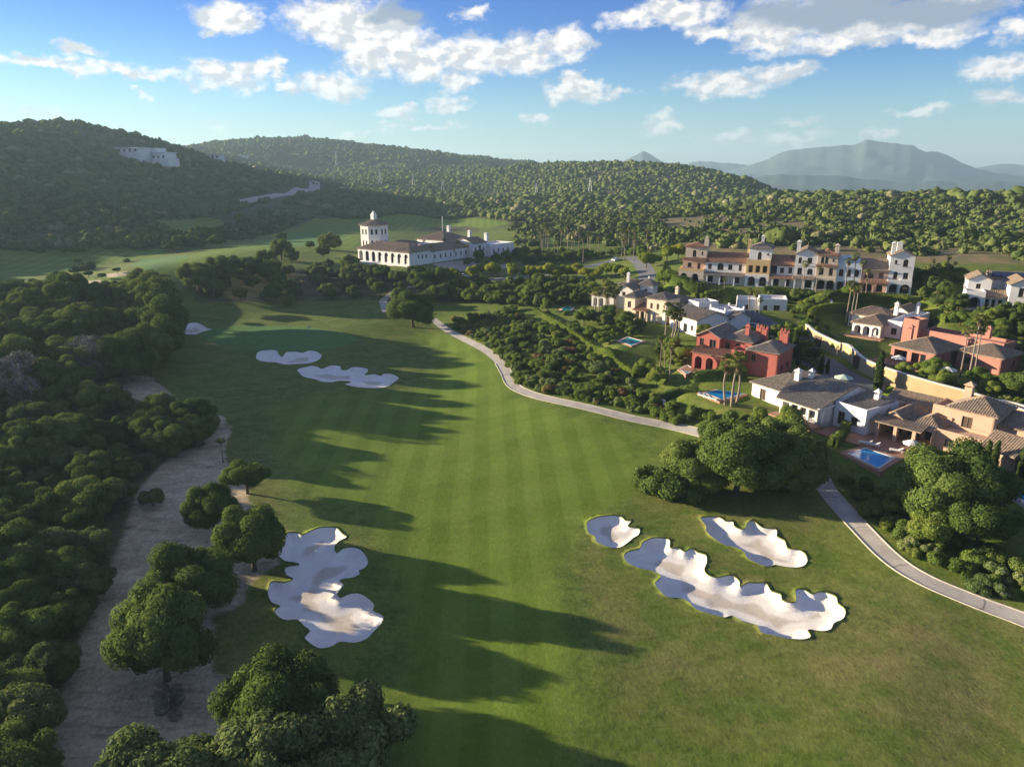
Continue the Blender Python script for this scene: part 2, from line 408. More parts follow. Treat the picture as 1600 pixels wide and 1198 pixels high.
def mat_sand():
    m, t, b = new_mat('bunker_sand')
    geo = t.node('ShaderNodeNewGeometry').outputs['Position']
    dep = t.attr('depth').outputs['Fac']
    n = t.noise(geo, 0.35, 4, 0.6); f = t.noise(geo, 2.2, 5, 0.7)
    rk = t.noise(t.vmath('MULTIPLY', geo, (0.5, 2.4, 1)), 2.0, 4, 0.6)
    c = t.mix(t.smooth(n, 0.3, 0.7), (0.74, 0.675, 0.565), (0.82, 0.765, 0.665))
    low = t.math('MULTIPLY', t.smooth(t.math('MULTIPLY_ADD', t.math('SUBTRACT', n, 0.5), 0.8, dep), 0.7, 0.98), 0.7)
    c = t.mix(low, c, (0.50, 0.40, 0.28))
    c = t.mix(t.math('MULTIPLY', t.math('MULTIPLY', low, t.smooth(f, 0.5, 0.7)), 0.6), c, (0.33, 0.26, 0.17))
    c = t.mix(t.math('MULTIPLY', t.smooth(rk, 0.5, 0.75), 0.16), c, (0.45, 0.39, 0.31))
    t.l.new(c, b.inputs['Base Color']); b.inputs['Roughness'].default_value = 0.9; b.inputs['Specular IOR Level'].default_value = 0.1
    bp = t.node('ShaderNodeBump'); bp.inputs['Distance'].default_value = 0.07; bp.inputs['Strength'].default_value = 0.5
    t.l.new(t.math('ADD', t.noise(geo, 5.0, 3, 0.7), rk), bp.inputs['Height']); t.l.new(bp.outputs[0], b.inputs['Normal'])
    return m
def mat_concrete():
    m, t, b = new_mat('path_concrete')
    geo = t.node('ShaderNodeNewGeometry').outputs['Position']
    al = t.attr('along').outputs['Fac']
    n = t.noise(geo, 0.5, 5, 0.6); f = t.noise(geo, 5, 5, 0.7)
    c = t.mix(t.smooth(n, 0.3, 0.7), (0.34, 0.30, 0.245), (0.44, 0.395, 0.33))
    c = t.mix(t.math('MULTIPLY', t.smooth(f, 0.55, 0.75), 0.4), c, (0.20, 0.18, 0.15))
    fr = t.math('FRACT', t.math('DIVIDE', al, 9.0))
    j = t.math('LESS_THAN', fr, 0.014)
    c = t.mix(t.math('MULTIPLY', j, 0.75), c, (0.10, 0.095, 0.08))
    t.l.new(c, b.inputs['Base Color']); b.inputs['Roughness'].default_value = 0.8
    return m
M_GROUND = mat_ground(); M_SAND = mat_sand(); M_PATH = mat_concrete()
M_KERB = plain('kerb_stone', (0.42, 0.38, 0.30), 0.8, 0.2, 2.0)
M_ROAD = plain('asphalt', (0.135, 0.135, 0.135), 0.8, 0.2, 0.4)
M_PAVE = plain('paving', (0.34, 0.30, 0.25), 0.8, 0.18, 0.8)

# ------------------------------------------------------------------ outlines on the ground (x, y)
def pix(lst, ox=0.0, oy=0.0, k=1.0): return [gp(ox + a / k, oy + b / k)[:2] for a, b in lst]
def resample(poly, step, closed=True):
    P = np.array(poly, float)
    if closed: P = np.vstack([P, P[:1]])
    # Catmull-Rom
    out = []
    n = len(P) - 1
    for i in range(n):
        p1, p2 = P[i], P[i + 1]
        p0 = P[i - 1] if i > 0 else (P[n - 1] if closed else p1)
        p3 = P[i + 2] if i + 2 <= n else (P[1] if closed else p2)
        L = np.linalg.norm(p2 - p1); m = max(1, int(round(L / step)))
        for j in range(m):
            t = j / m
            out.append(0.5 * ((2 * p1) + (-p0 + p2) * t + (2 * p0 - 5 * p1 + 4 * p2 - p3) * t * t + (-p0 + 3 * p1 - 3 * p2 + p3) * t ** 3))
    if not closed: out.append(P[-1])
    return np.array(out)
def sdf(x, y, poly):                        # signed distance, negative inside
    P = np.asarray(poly); Q = np.roll(P, -1, 0)
    x = np.asarray(x, float); y = np.asarray(y, float)
    best = np.full(x.shape, 1e9); ins = np.zeros(x.shape, bool)
    for (ax, ay), (bx, by) in zip(P, Q):
        dx, dy = bx - ax, by - ay; L = dx * dx + dy * dy + 1e-12
        t = np.clip(((x - ax) * dx + (y - ay) * dy) / L, 0, 1)
        best = np.minimum(best, np.hypot(x - ax - t * dx, y - ay - t * dy))
        c = ((ay > y) != (by > y)) & (x < (bx - ax) * (y - ay) / (by - ay + 1e-15) + ax)
        ins ^= c
    return np.where(ins, -best, best)
K4 = 1597 / 400.0; K3 = 1597 / 460.0
B_SRC = [
 ([(590,530),(650,525),(690,540),(730,520),(790,495),(850,490),(900,495),(935,530),(965,555),(920,580),(892,610),(890,635),(910,650),(940,625),(1000,615),(1050,630),(1085,670),(1098,715),(1075,750),(1040,765),(1050,785),(1000,810),(950,815),(920,825),(950,850),(925,885),(905,910),(930,930),(970,910),(1030,900),(1090,925),(1135,970),(1130,1010),(1150,1020),(1190,1040),(1190,1080),(1160,1120),(1130,1150),(1090,1190),(1020,1215),(920,1210),(880,1235),(820,1250),(770,1240),(700,1180),(735,1140),(700,1110),(655,1070),(600,1075),(550,1060),(510,1010),(550,985),(500,965),(475,915),(480,860),(500,830),(580,835),(630,815),(590,790),(585,740),(670,725),(620,710),(580,705),(530,660),(535,640),(580,600)], 300, 700, K4, 'large lobed white sand bunker beside the row of dark pines', .95),
 ([(60,265),(100,240),(150,228),(215,225),(250,235),(265,250),(300,255),(280,285),(320,290),(345,300),(340,330),(310,350),(280,375),(240,400),(195,403),(150,390),(110,370),(100,340),(65,320)], 900, 740, K3, 'small rounded white sand bunker next to the long bunker', .75),
 ([(675,240),(720,232),(780,235),(810,255),(850,255),(860,285),(910,300),(930,270),(950,252),(975,262),(1010,290),(1085,300),(1090,340),(1130,360),(1150,405),(1200,408),(1240,430),(1255,470),(1235,500),(1190,510),(1130,505),(1080,495),(1040,505),(990,490),(930,460),(910,425),(860,400),(800,385),(745,350),(705,310),(705,285)], 900, 740, K3, 'medium white sand bunker between the long bunker and the cart path', .9),
 ([(260,440),(300,415),(345,405),(360,375),(400,352),(440,345),(505,355),(510,400),(550,400),(590,420),(625,403),(660,425),(705,440),(708,485),(695,520),(720,550),(770,560),(840,548),(885,580),(890,610),(930,590),(985,590),(1030,592),(1060,635),(1110,650),(1120,685),(1190,695),(1190,630),(1230,625),(1280,650),(1310,640),(1350,640),(1410,665),(1420,700),(1460,735),(1450,785),(1400,810),(1380,845),(1330,855),(1270,845),(1255,850),(1275,880),(1240,898),(1150,895),(1080,880),(1000,860),(985,825),(900,800),(845,770),(810,780),(740,765),(650,735),(610,695),(560,675),(495,670),(440,620),(430,590),(460,555),(400,525),(350,515),(280,485)], 900, 740, K3, 'longest white sand bunker with scalloped edges and a brownish damp floor', 1.0),
 ([(0,545),(15,515),(60,505),(125,505),(140,530),(165,545),(190,518),(250,515),(290,520),(330,508),(380,515),(410,540),(390,570),(330,590),(250,595),(180,598),(120,585),(50,580),(5,565)], 400, 420, K4, 'shaded oval sand bunker in front of the putting green', .8),
 ([(260,625),(340,603),(380,608),(410,620),(430,615),(470,600),(525,605),(530,625),(560,630),(610,610),(690,620),(695,645),(680,660),(740,655),(780,665),(800,652),(850,655),(890,680),(860,710),(820,735),(750,745),(640,740),(550,720),(590,705),(520,700),(470,708),(410,705),(370,690),(300,675),(270,650)], 400, 420, K4, 'wide shaded sand bunker with ragged edges below the putting green', .8),
 ([(1090,450),(1150,435),(1180,418),(1230,415),(1270,430),(1300,450),(1335,455),(1260,475),(1220,490),(1160,488),(1130,475)], 0, 400, K4, 'small shaded sand bunker at the edge of the wood behind the green', .6)]
BUNK = [resample(pix(l, ox, oy, k), 0.45) for l, ox, oy, k, _, _ in B_SRC]
PATH_C = resample(pix([(676,498),(700,516),(722,528),(752,543),(776,560),(790,580),(800,600),(822,613),(860,624),(920,637),(980,652),(1060,668),(1150,690),(1240,712),(1276,742),(1300,776),(1340,820),(1392,872),(1445,906),(1520,938),(1610,972),(1720,1020)]), 1.0, False)
PATH2_C = resample(pix([(604,488),(600,476),(602,466),(640,448),(690,455),(735,456)]), 2.0, False)
def ribbon(C, w):
    T = np.gradient(C, axis=0); T /= np.linalg.norm(T, axis=1)[:, None] + 1e-9
    N = np.stack([-T[:, 1], T[:, 0]], 1)
    return C + N * w / 2, C - N * w / 2
ROADS = []                                   # (centre line, width, name, material, attr)
def proad(lst, w, step=3.0): return resample(pix(lst), step, False), w
road_c, road_w = proad([(1105,470),(1150,492),(1180,510),(1215,520),(1245,535),(1265,555),(1300,578),(1345,600),(1380,612)], 6.5)
road2_c, road2_w = proad([(700,430),(760,437),(820,432),(880,425),(940,412),(985,402),(1010,425),(1005,445)], 5.5)
lot_c, lot_w = proad([(690,418),(735,417),(800,416)], 12)
hill_c, hill_w = proad([(370,317),(400,311),(440,304),(470,297),(492,291),(487,284)], 14, 10)

# ------------------------------------------------------------------ the ground sheet
def build_ground():
    strips = [('cart_path', PATH_C, 2.4, M_PATH), ('side_path', PATH2_C, 2.4, M_PATH), ('estate_road', road_c, road_w, M_ROAD), ('access_road', road2_c, road2_w, M_ROAD), ('car_park', lot_c, lot_w, M_PAVE), ('hill_track', hill_c, hill_w, MATS['track_soil'])]
    pts = []; edges = []; faces = []
    def add_loop(P):
        b = len(pts); n = len(P)
        pts.extend(map(tuple, P)); faces.append(np.array(P)); edges.extend((b + k, b + (k + 1) % n) for k in range(n))
    for B in BUNK: add_loop(B)
    sp = []
    for nm, C, w, m in strips:
        a, b = ribbon(C, w); sp.append((a, b)); add_loop(np.vstack([a, b[::-1]]))
    nconstraint = len(pts)
    # near points
    X = []
    s = 1.9
    for j, y in enumerate(np.arange(22, 262, s * .87)):
        hw = min(150, y * 0.95 + 25)
        xs = np.arange(-hw, hw, s) + (s / 2 if j % 2 else 0)
        X.append(np.stack([xs, np.full(len(xs), y)], 1))
    X = np.vstack(X)
    # far points: rings
    Rg = []
    d = 24.0
    while d < 9400:
        st = 1.0 if d > 120 else 3.0
        a = np.radians(np.arange(-75, 75.01, st) + rng.uniform(0, st * .5))
        p = np.stack([np.sin(a) * d, np.cos(a) * d], 1)
        hw = np.minimum(150, p[:, 1] * 0.95 + 25)
        keep = ~((p[:, 1] > 20) & (p[:, 1] < 263) & (np.abs(p[:, 0]) < hw + 2))
        Rg.append(p[keep]); d *= 1.034 if d > 100 else 1.09
    P = np.vstack([X] + Rg)
    P += rng.uniform(-.12, .12, P.shape)
    for B in BUNK:                           # keep clear of outlines, add rings inside
        lo, hi = B.min(0) - 4, B.max(0) + 4
        near = np.all((P > lo) & (P < hi), 1)
        sd = sdf(P[near, 0], P[near, 1], B)
        idx = np.where(near)[0]
        P = np.delete(P, idx[np.abs(sd) < 0.55], 0)
        lo, hi = B.min(0) - 1.5, B.max(0) + 1.5
        gx, gy = np.meshgrid(np.arange(lo[0], hi[0], .55), np.arange(lo[1], hi[1], .55))
        q = np.stack([gx.ravel(), gy.ravel()], 1) + rng.uniform(-.1, .1, (gx.size, 2))
        sd = sdf(q[:, 0], q[:, 1], B)
        P = np.vstack([P, q[(sd < -0.28) | ((sd > 0.3) & (sd < 1.3))]])
    base = len(pts)
    allp = [Vector(p) for p in pts] + [Vector(p) for p in P]
    vo, eo, fo, ov, oe, of = delaunay_2d_cdt(allp, edges, [], 0, 1e-4, True)
    V = np.array([tuple(v) for v in vo]); T = np.array(fo)
    reg = np.full(len(T), -1); cen = V[T].mean(1)
    for k, Pf in enumerate(faces):
        near = np.where(np.all((cen > Pf.min(0)) & (cen < Pf.max(0)), 1) & (reg < 0))[0]
        if len(near): reg[near[sdf(cen[near, 0], cen[near, 1], Pf) < 0]] = k
    Z = terr(V[:, 0], V[:, 1])
    nb = len(BUNK)
    # lips: turf rises slightly towards each bunker
    lip = np.zeros(len(V)); sds = []
    for B in BUNK:
        lo, hi = B.min(0) - 5, B.max(0) + 5
        near = np.all((V > lo) & (V < hi), 1)
        sd = np.full(len(V), 1e3); sd[near] = sdf(V[near, 0], V[near, 1], B)
        sds.append(sd)
        lip = np.maximum(lip, np.where(sd < 3, np.exp(-np.maximum(sd, 0) ** 2 / 1.6) * 0.08, 0))
    Zg = Z + lip
    V3 = np.column_stack([V, Zg])
    cent = V[T].mean(1)
    zone = np.zeros((len(V), 4), np.float32); zone[:, 3] = 1
    zb = zone.copy()
    dist = np.hypot(V[:, 0], V[:, 1])
    def paint(arr, ch, poly, w=1.5, val=1.0):
        P2 = np.array(poly); lo, hi = P2.min(0) - 4 * w, P2.max(0) + 4 * w
        near = np.all((V > lo) & (V < hi), 1)
        sd = sdf(V[near, 0], V[near, 1], P2)
        arr[near, ch] = np.maximum(arr[near, ch], val * np.clip(0.5 - sd / (2 * w), 0, 1))
    for l in FAIRWAYS_AND_LIT_RIDGE: paint(zone, 0, pix(l), 6.0)
    for l in SOILS: paint(zone, 1, pix(l), 1.8)
    for l in WOODS: paint(zone, 2, pix(l), 3.0)
    for l in GREENS: paint(zb, 0, pix(l), 1.2)
    for l in DRYS: paint(zb, 1, pix(l), 7.0)
    for l in OCHRES: paint(zb, 2, pix(l), 12.0)
    far = np.clip((dist - 440) / 60, 0, 1)
    zone[:, 2] = np.maximum(zone[:, 2], far)
    for l in FARGRASS: 
        P2 = np.array(pix(l)); sd = sdf(V[:, 0], V[:, 1], P2); zone[:, 2] *= np.clip(sd / 6 + .5, 0, 1)
        zone[:, 0] = np.maximum(zone[:, 0], np.clip(.5 - sd / 6, 0, 1))
    def sub(name, sel, mats, Zs=None):
        tri = T[sel]; u, inv = np.unique(tri, return_inverse=True)
        VV = V3[u].copy()
        if Zs is not None: VV[:, 2] = Zs[u]
        me = mesh_np(name, VV, inv.reshape(-1, 3), mats, smooth=True)
        return me, u
    # sand
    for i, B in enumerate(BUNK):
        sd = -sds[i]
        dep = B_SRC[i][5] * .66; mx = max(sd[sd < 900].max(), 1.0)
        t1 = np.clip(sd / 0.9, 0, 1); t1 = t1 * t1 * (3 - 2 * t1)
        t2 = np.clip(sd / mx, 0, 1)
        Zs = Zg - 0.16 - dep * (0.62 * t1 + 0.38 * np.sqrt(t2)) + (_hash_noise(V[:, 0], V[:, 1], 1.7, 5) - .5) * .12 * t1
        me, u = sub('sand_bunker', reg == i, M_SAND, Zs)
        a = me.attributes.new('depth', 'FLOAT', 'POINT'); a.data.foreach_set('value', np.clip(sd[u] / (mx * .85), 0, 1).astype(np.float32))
        o = obj('sand_bunker', me)
        tag(o, B_SRC[i][4], 'sand bunker', kind='structure'); del o['category']
        del o['label']
    # strips
    for k, (nm, C, w, m) in enumerate(strips):
        me, u = sub(nm, reg == nb + k, m, Zg + 0.01)
        kd = KDTree(len(C))
        for q, c in enumerate(C): kd.insert((c[0], c[1], 0), q)
        kd.balance()
        L = np.concatenate([[0], np.cumsum(np.linalg.norm(np.diff(C, axis=0), axis=1))])
        al = np.array([L[kd.find((V[q, 0], V[q, 1], 0))[1]] for q in u], np.float32)
        a = me.attributes.new('along', 'FLOAT', 'POINT'); a.data.foreach_set('value', al)
        tag(obj(nm, me), kind='structure')
    # grass with a turf edge hanging over the sand
    sel = reg < 0
    tri = T[sel]
    VV = V3; FF = [tri]
    extra = []; ef = []
    lookup = {}
    for q, o_ in enumerate(ov):
        for k in o_: lookup[k] = q
    off = 0; nv = len(V3)
    for i, B in enumerate(BUNK):
        n = len(B); ids = [lookup[off + k] for k in range(n)]; off += n
        area = np.sum(B[:, 0] * np.roll(B[:, 1], -1) - np.roll(B[:, 0], -1) * B[:, 1])
        low = []
        for k in range(n):
            v = V3[ids[k]]; low.append((v[0], v[1], v[2] - 0.24))
        b0 = nv + len(extra); extra += low
        for k in range(n):
            k2 = (k + 1) % n
            q = (ids[k], ids[k2], b0 + k2, b0 + k)
            if area > 0: q = q[::-1]
            ef += [(q[0], q[1], q[2]), (q[0], q[2], q[3])]
    VV = np.vstack([V3, np.array(extra)])
    zone = np.vstack([zone, np.tile([0, 0.2, 0.3, 1], (len(extra), 1)).astype(np.float32)])
    zb = np.vstack([zb, np.tile([0, 0, 0, 1], (len(extra), 1)).astype(np.float32)])
    me = mesh_np('ground', VV, np.vstack([tri, np.array(ef)]), M_GROUND, smooth=True)
    a = me.attributes.new('zone', 'FLOAT_COLOR', 'POINT'); a.data.foreach_set('color', zone.ravel())
    a = me.attributes.new('zone_b', 'FLOAT_COLOR', 'POINT'); a.data.foreach_set('color', zb.ravel())
    tag(obj('ground', me), kind='structure')
    # kerbs along the near cart path
    a, b = sp[0]
    i0 = int(len(PATH_C) * 0.30)
    for side, sg in ((a, 1), (b, -1)):
        Pk = side[i0:]; T_ = np.gradient(Pk, axis=0); T_ /= np.linalg.norm(T_, axis=1)[:, None]
        N = np.stack([-T_[:, 1], T_[:, 0]], 1) * sg
        V4 = []; F4 = []
        for k in range(len(Pk)):
            zt = tz(*Pk[k])
            for o_, h in ((0.0, -.1), (0.0, .11), (.16, .11), (.16, -.1)):
                q = Pk[k] + N[k] * o_; V4.append((q[0], q[1], zt + h))
            if k:
                c0 = 4 * (k - 1); c1 = 4 * k
                for e in range(3): F4.append((c0 + e, c0 + e + 1, c1 + e + 1, c1 + e))
        tag(obj('path_kerb', mesh_np('path_kerb', V4, F4, M_KERB)), kind='structure')

FAIRWAYS_AND_LIT_RIDGE = [[(470,760),(430,695),(440,640),(500,612),(560,612),(650,612),(690,560),(650,520),(700,520),(770,560),(800,620),(900,650),(1000,680),(985,780),(900,815),(870,900),(900,1010),(880,1198),(880,1300),(640,1300),(640,1198),(640,1000),(610,860),(570,800)],
            [(280,405),(330,392),(420,372),(470,365),(545,362),(560,385),(540,392),(450,384),(380,396),(300,415),(255,425),(230,420)],
            [(0,458),(60,446),(120,438),(200,425),(250,408),(300,398),(400,385),(540,378),(545,392),(450,392),(380,402),(330,415),(290,430),(262,448),(200,452),(100,456)]]  # last outline: ridge painted in bright fairway colour to look sunlit
SOILS = [[(40,1300),(50,1198),(100,1060),(140,940),(185,850),(212,770),(258,716),(318,692),(342,668),(330,645),(270,645),(196,618),(150,600),(190,585),(235,588),(264,612),(286,640),(318,640),(347,650),(364,668),(352,690),(354,720),(388,772),(392,790),(350,830),(420,850),(440,880),(395,905),(378,948),(330,955),(335,985),(330,1050),(395,1075),(372,1120),(385,1160),(480,1198),(480,1300)],
         [(20,455),(90,440),(160,438),(165,446),(90,452),(30,466)],[(165,428),(205,424),(200,430),(170,434)]]
WOODS = [[(-200,1300),(40,1300),(45,1198),(100,1050),(145,930),(190,840),(215,760),(262,712),(310,690),(335,665),(320,645),(262,640),(190,620),(140,600),(200,580),(245,560),(255,520),(240,480),(200,455),(100,455),(20,470),(-200,490)],
         [(0,385),(0,300),(-300,300),(-300,170),(300,170),(330,320),(250,345),(240,385),(120,392)],
         [(330,330),(500,335),(560,322),(700,322),(800,335),(900,345),(1100,355),(1100,200),(300,200)],
         [(300,470),(450,470),(640,470),(760,470),(900,475),(900,440),(760,445),(640,430),(500,420),(330,420)]]
GREENS = [[(315,505),(400,508),(470,510),(540,520),(560,530),(520,545),(440,548),(360,545),(310,525)], [(395,380),(450,372),(540,368),(540,380),(440,386)], [(200,412),(245,400),(300,398),(280,410),(230,424)]]
DRYS = [[(1100,820),(1010,800),(960,780),(1100,775),(1290,780),(1340,830),(1300,830)], [(1180,1000),(1340,900),(1480,940),(1600,990),(1640,1198),(1480,1198),(1300,1120)], [(960,1000),(1120,1000),(1200,1060),(1150,1110),(1000,1060)], [(1000,850),(1180,880),(1220,930),(1120,930)],
        [(330,960),(420,985),(430,1030),(360,1060),(330,1020)], [(370,700),(420,720),(400,790),(370,780)], [(880,860),(960,900),(1040,1000),(960,1000)]]
OCHRES = [[(1000,345),(1120,335),(1250,345),(1310,360),(1300,375),(1180,372),(1070,365)], [(1000,375),(1150,378),(1400,380),(1600,400),(1600,415),(1420,410),(1100,395)]]
FARGRASS = [[(0,392),(120,398),(240,392),(290,382),(250,402),(180,410),(100,425),(0,440)], [(250,345),(330,335),(350,345),(360,362),(300,370),(270,360)], [(390,372),(520,340),(640,335),(750,340),(810,350),(760,356),(690,352),(640,360),(560,368),(470,365)], [(560,345),(560,380),(470,395),(400,385)]]
MATS['track_soil'] = plain('track_soil', (0.40, 0.36, 0.28), 0.9, 0.2, 0.2)
build_ground()

# ------------------------------------------------------------------ foliage
def mat_leaf(name, a, b_, c=None, trans=0.3, rnd=0.4, nscale=0.35):
    m, t, b = new_mat(name)
    t.n.remove(b)
    geo = t.node('ShaderNodeNewGeometry').outputs['Position']
    oi = t.node('ShaderNodeObjectInfo').outputs['Random']
    n = t.noise(geo, nscale, 3, 0.6); n2 = t.noise(geo, nscale * 8, 2, 0.6)
    f = t.math('MULTIPLY_ADD', n2, 0.5, t.math('MULTIPLY', n, 0.6))
    col = t.mix(t.smooth(f, 0.36, 0.74), a, b_)
    if c is not None: col = t.mix(t.math('MULTIPLY', t.smooth(n2, 0.56, 0.72), 0.7), col, c)
    hsv = t.node('ShaderNodeHueSaturation'); t.l.new(col, hsv.inputs['Color'])
    t.l.new(t.math('MULTIPLY_ADD', oi, -0.035, 0.517), hsv.inputs['Hue'])
    t.l.new(t.math('MULTIPLY_ADD', oi, rnd, 1 - rnd * .5), hsv.inputs['Value'])
    d = t.node('ShaderNodeBsdfDiffuse'); tr = t.node('ShaderNodeBsdfTranslucent'); mx = t.node('ShaderNodeMixShader')
    t.l.new(hsv.outputs[0], d.inputs['Color']); t.l.new(hsv.outputs[0], tr.inputs['Color'])
    mx.inputs[0].default_value = trans
    t.l.new(d.outputs[0], mx.inputs[1]); t.l.new(tr.outputs[0], mx.inputs[2])
    t.l.new(mx.outputs[0], t.n['Material Output'].inputs['Surface'])
    return m
L_OAK = mat_leaf('leaf_oak', (0.067, 0.110, 0.028), (0.161, 0.210, 0.051))
L_PINE = mat_leaf('leaf_pine', (0.062, 0.105, 0.025), (0.147, 0.198, 0.045))
L_OLIVE = mat_leaf('leaf_olive', (0.082, 0.118, 0.038), (0.174, 0.216, 0.074))
L_LIME = mat_leaf('leaf_lime', (0.165, 0.210, 0.027), (0.330, 0.345, 0.045), trans=0.35)
L_BUSH = mat_leaf('leaf_bush', (0.105, 0.165, 0.030), (0.215, 0.275, 0.055), (0.29, 0.30, 0.09), trans=.4)
L_FLOWER = mat_leaf('leaf_flower', (0.103, 0.149, 0.041), (0.190, 0.236, 0.069), (0.552, 0.552, 0.437))
L_CYP = mat_leaf('leaf_cypress', (0.034, 0.058, 0.018), (0.072, 0.104, 0.029))
L_HEDGE = mat_leaf('leaf_hedge', (0.066, 0.102, 0.019), (0.132, 0.174, 0.031))
L_PALM = mat_leaf('leaf_palm', (0.084, 0.108, 0.026), (0.162, 0.180, 0.048), trans=0.3)
L_RUST = mat_leaf('leaf_rust', (0.13, 0.085, 0.035), (0.24, 0.17, 0.07))
L_GREY = mat_leaf('twig_grey', (0.11, 0.105, 0.10), (0.20, 0.19, 0.18), trans=0.1)
L_DEAD = mat_leaf('palm_skirt', (0.16, 0.12, 0.06), (0.27, 0.21, 0.12), trans=0.1)
M_BARK = plain('bark', (0.10, 0.075, 0.055), 0.9, 0.3, 1.5, 0.1)
M_PBARK = plain('palm_bark', (0.24, 0.195, 0.15), 0.9, 0.25, 1.5, 0.1)

def unit(v): return v / (np.linalg.norm(v, axis=-1, keepdims=True) + 1e-9)
def ico(sub=1):
    bm = bmesh.new(); bmesh.ops.create_icosphere(bm, subdivisions=sub, radius=1.0)
    V = np.array([v.co[:] for v in bm.verts]); F = np.array([[v.index for v in f.verts] for f in bm.faces]); bm.free()
    return V, F
ICO1 = ico(2)
ICO0 = ico(1)
def leaf_quads(r, pos, nor, size, asp=1.0):
    n = len(pos)
    up = unit(r.normal(size=(n, 3))); a = unit(np.cross(nor, up)); b = np.cross(nor, a)
    s = (size * r.uniform(.6, 1.35, n))[:, None]
    bend = nor * s * r.uniform(-.35, .35, n)[:, None]
    V = np.stack([pos - a * s, pos - b * s * .62 * asp + bend, pos + a * s, pos + b * s * .62 * asp + bend], 1).reshape(-1, 3)
    F = np.arange(n * 4).reshape(-1, 4)
    return V, F
def clump_mesh(r, cen, rad, nleaf, size, jit=0.75, core=0.80, squash=0.85, asp=1.0, ctr=None):
    """leaf faces on a union of leafy clumps, with a leafy core so the crown is not see-through"""
    cen = np.asarray(cen, float); rad = np.asarray(rad, float)
    C0 = cen.mean(0) if ctr is None else np.asarray(ctr, float)
    w = rad ** 2; w /= w.sum()
    k = r.choice(len(cen), int(nleaf * 2.2), p=w)
    n = unit(r.normal(size=(len(k), 3)))
    pos = cen[k] + n * (rad[k] * r.uniform(.80, 1.10, len(k)))[:, None] * [1, 1, squash]
    # drop what lies deep inside another clump
    D = np.linalg.norm((pos[:, None] - cen[None]) / [1, 1, squash], axis=2) / rad[None]
    D[np.arange(len(k)), k] = 9
    keep = D.min(1) > 0.82
    pos, n = pos[keep][:nleaf], n[keep][:nleaf]
    nor = unit(n + unit(pos - C0) * .35 + r.normal(size=n.shape) * jit * .6)
    V, F = leaf_quads(r, pos, nor, np.full(len(pos), size), asp)
    Fl = F.tolist(); Vs = [V]; o = len(V)
    Fs = [F]
    iv, fi = ICO1 if nleaf > 200 else ICO0
    TV, TF = [], []
    for c, rd in zip(cen, rad):
        q = iv * (rd * core * (1 + (r.random((len(iv), 1)) - .5) * .22)) * [1, 1, squash] + c
        TV.append(q); TF.append(fi + o); o += len(q)
    return np.vstack([V] + TV), F, (np.vstack(TF) if core > 0 else None)
def mesh_qt(name, V, Q, T, mat, smooth=False):
    me = bpy.data.meshes.new(name)
    nq = len(Q); nt = 0 if T is None else len(T)
    loops = np.concatenate([Q.ravel(), T.ravel()]) if nt else Q.ravel()
    me.vertices.add(len(V)); me.vertices.foreach_set('co', np.asarray(V, np.float32).ravel())
    me.loops.add(len(loops)); me.loops.foreach_set('vertex_index', loops.astype(np.int32))
    me.polygons.add(nq + nt)
    st = np.concatenate([np.arange(nq) * 4, nq * 4 + np.arange(nt) * 3]).astype(np.int32)
    me.polygons.foreach_set('loop_start', st)
    me.update(calc_edges=True)
    me.materials.append(mat)
    return me
def tube(path, radii, seg=7):
    V, F = [], []
    P = np.array(path, float); T = unit(np.gradient(P, axis=0))
    for i, (p, t, rd) in enumerate(zip(P, T, radii)):
        a = unit(np.cross(t, [0.31, 0.17, 0.93] if abs(t[2]) < .9 else [1, 0.2, 0])); b = np.cross(t, a)
        for k in range(seg):
            an = 2 * math.pi * k / seg
            V.append(p + (a * math.cos(an) + b * math.sin(an)) * rd)
        if i:
            for k in range(seg):
                k2 = (k + 1) % seg
                F.append(((i - 1) * seg + k, (i - 1) * seg + k2, i * seg + k2, i * seg + k))
    F.append(tuple(range(seg))[::-1]); F.append(tuple((len(P) - 1) * seg + k for k in range(seg)))
    return V, F
def merge(parts):
    V, F = [], []
    for v, f in parts:
        o = len(V); V += [tuple(q) for q in v]; F += [tuple(i + o for i in q) for q in f]
    return V, F
def trunk_mesh(name, r, h, rad, limbs, spread, top, mat=None):
    parts = []
    lean = r.normal(size=2) * .05 * h
    path = [(lean[0] * t * t, lean[1] * t * t, h * t - .4 * (t == 0)) for t in np.linspace(0, 1, 5)]
    parts.append(tube(path, [rad * 1.3, rad, rad * .85, rad * .7, rad * .55]))
    for k in range(limbs):
        a = 2 * math.pi * (k + r.uniform(-.3, .3)) / limbs
        z0 = h * r.uniform(.55, .98); e = np.array([math.cos(a) * spread, math.sin(a) * spread, top * r.uniform(.75, 1)])
        s = np.array([lean[0], lean[1], z0]); m = (s + e) / 2 + [0, 0, -.12 * top]
        parts.append(tube([s, m * .6 + s * .4, m, e * .5 + m * .5, e], [rad * .5, rad * .42, rad * .34, rad * .22, rad * .1], 5))
    V, F = merge(parts)
    return mesh_np(name, V, F, mat or M_BARK, smooth=True)

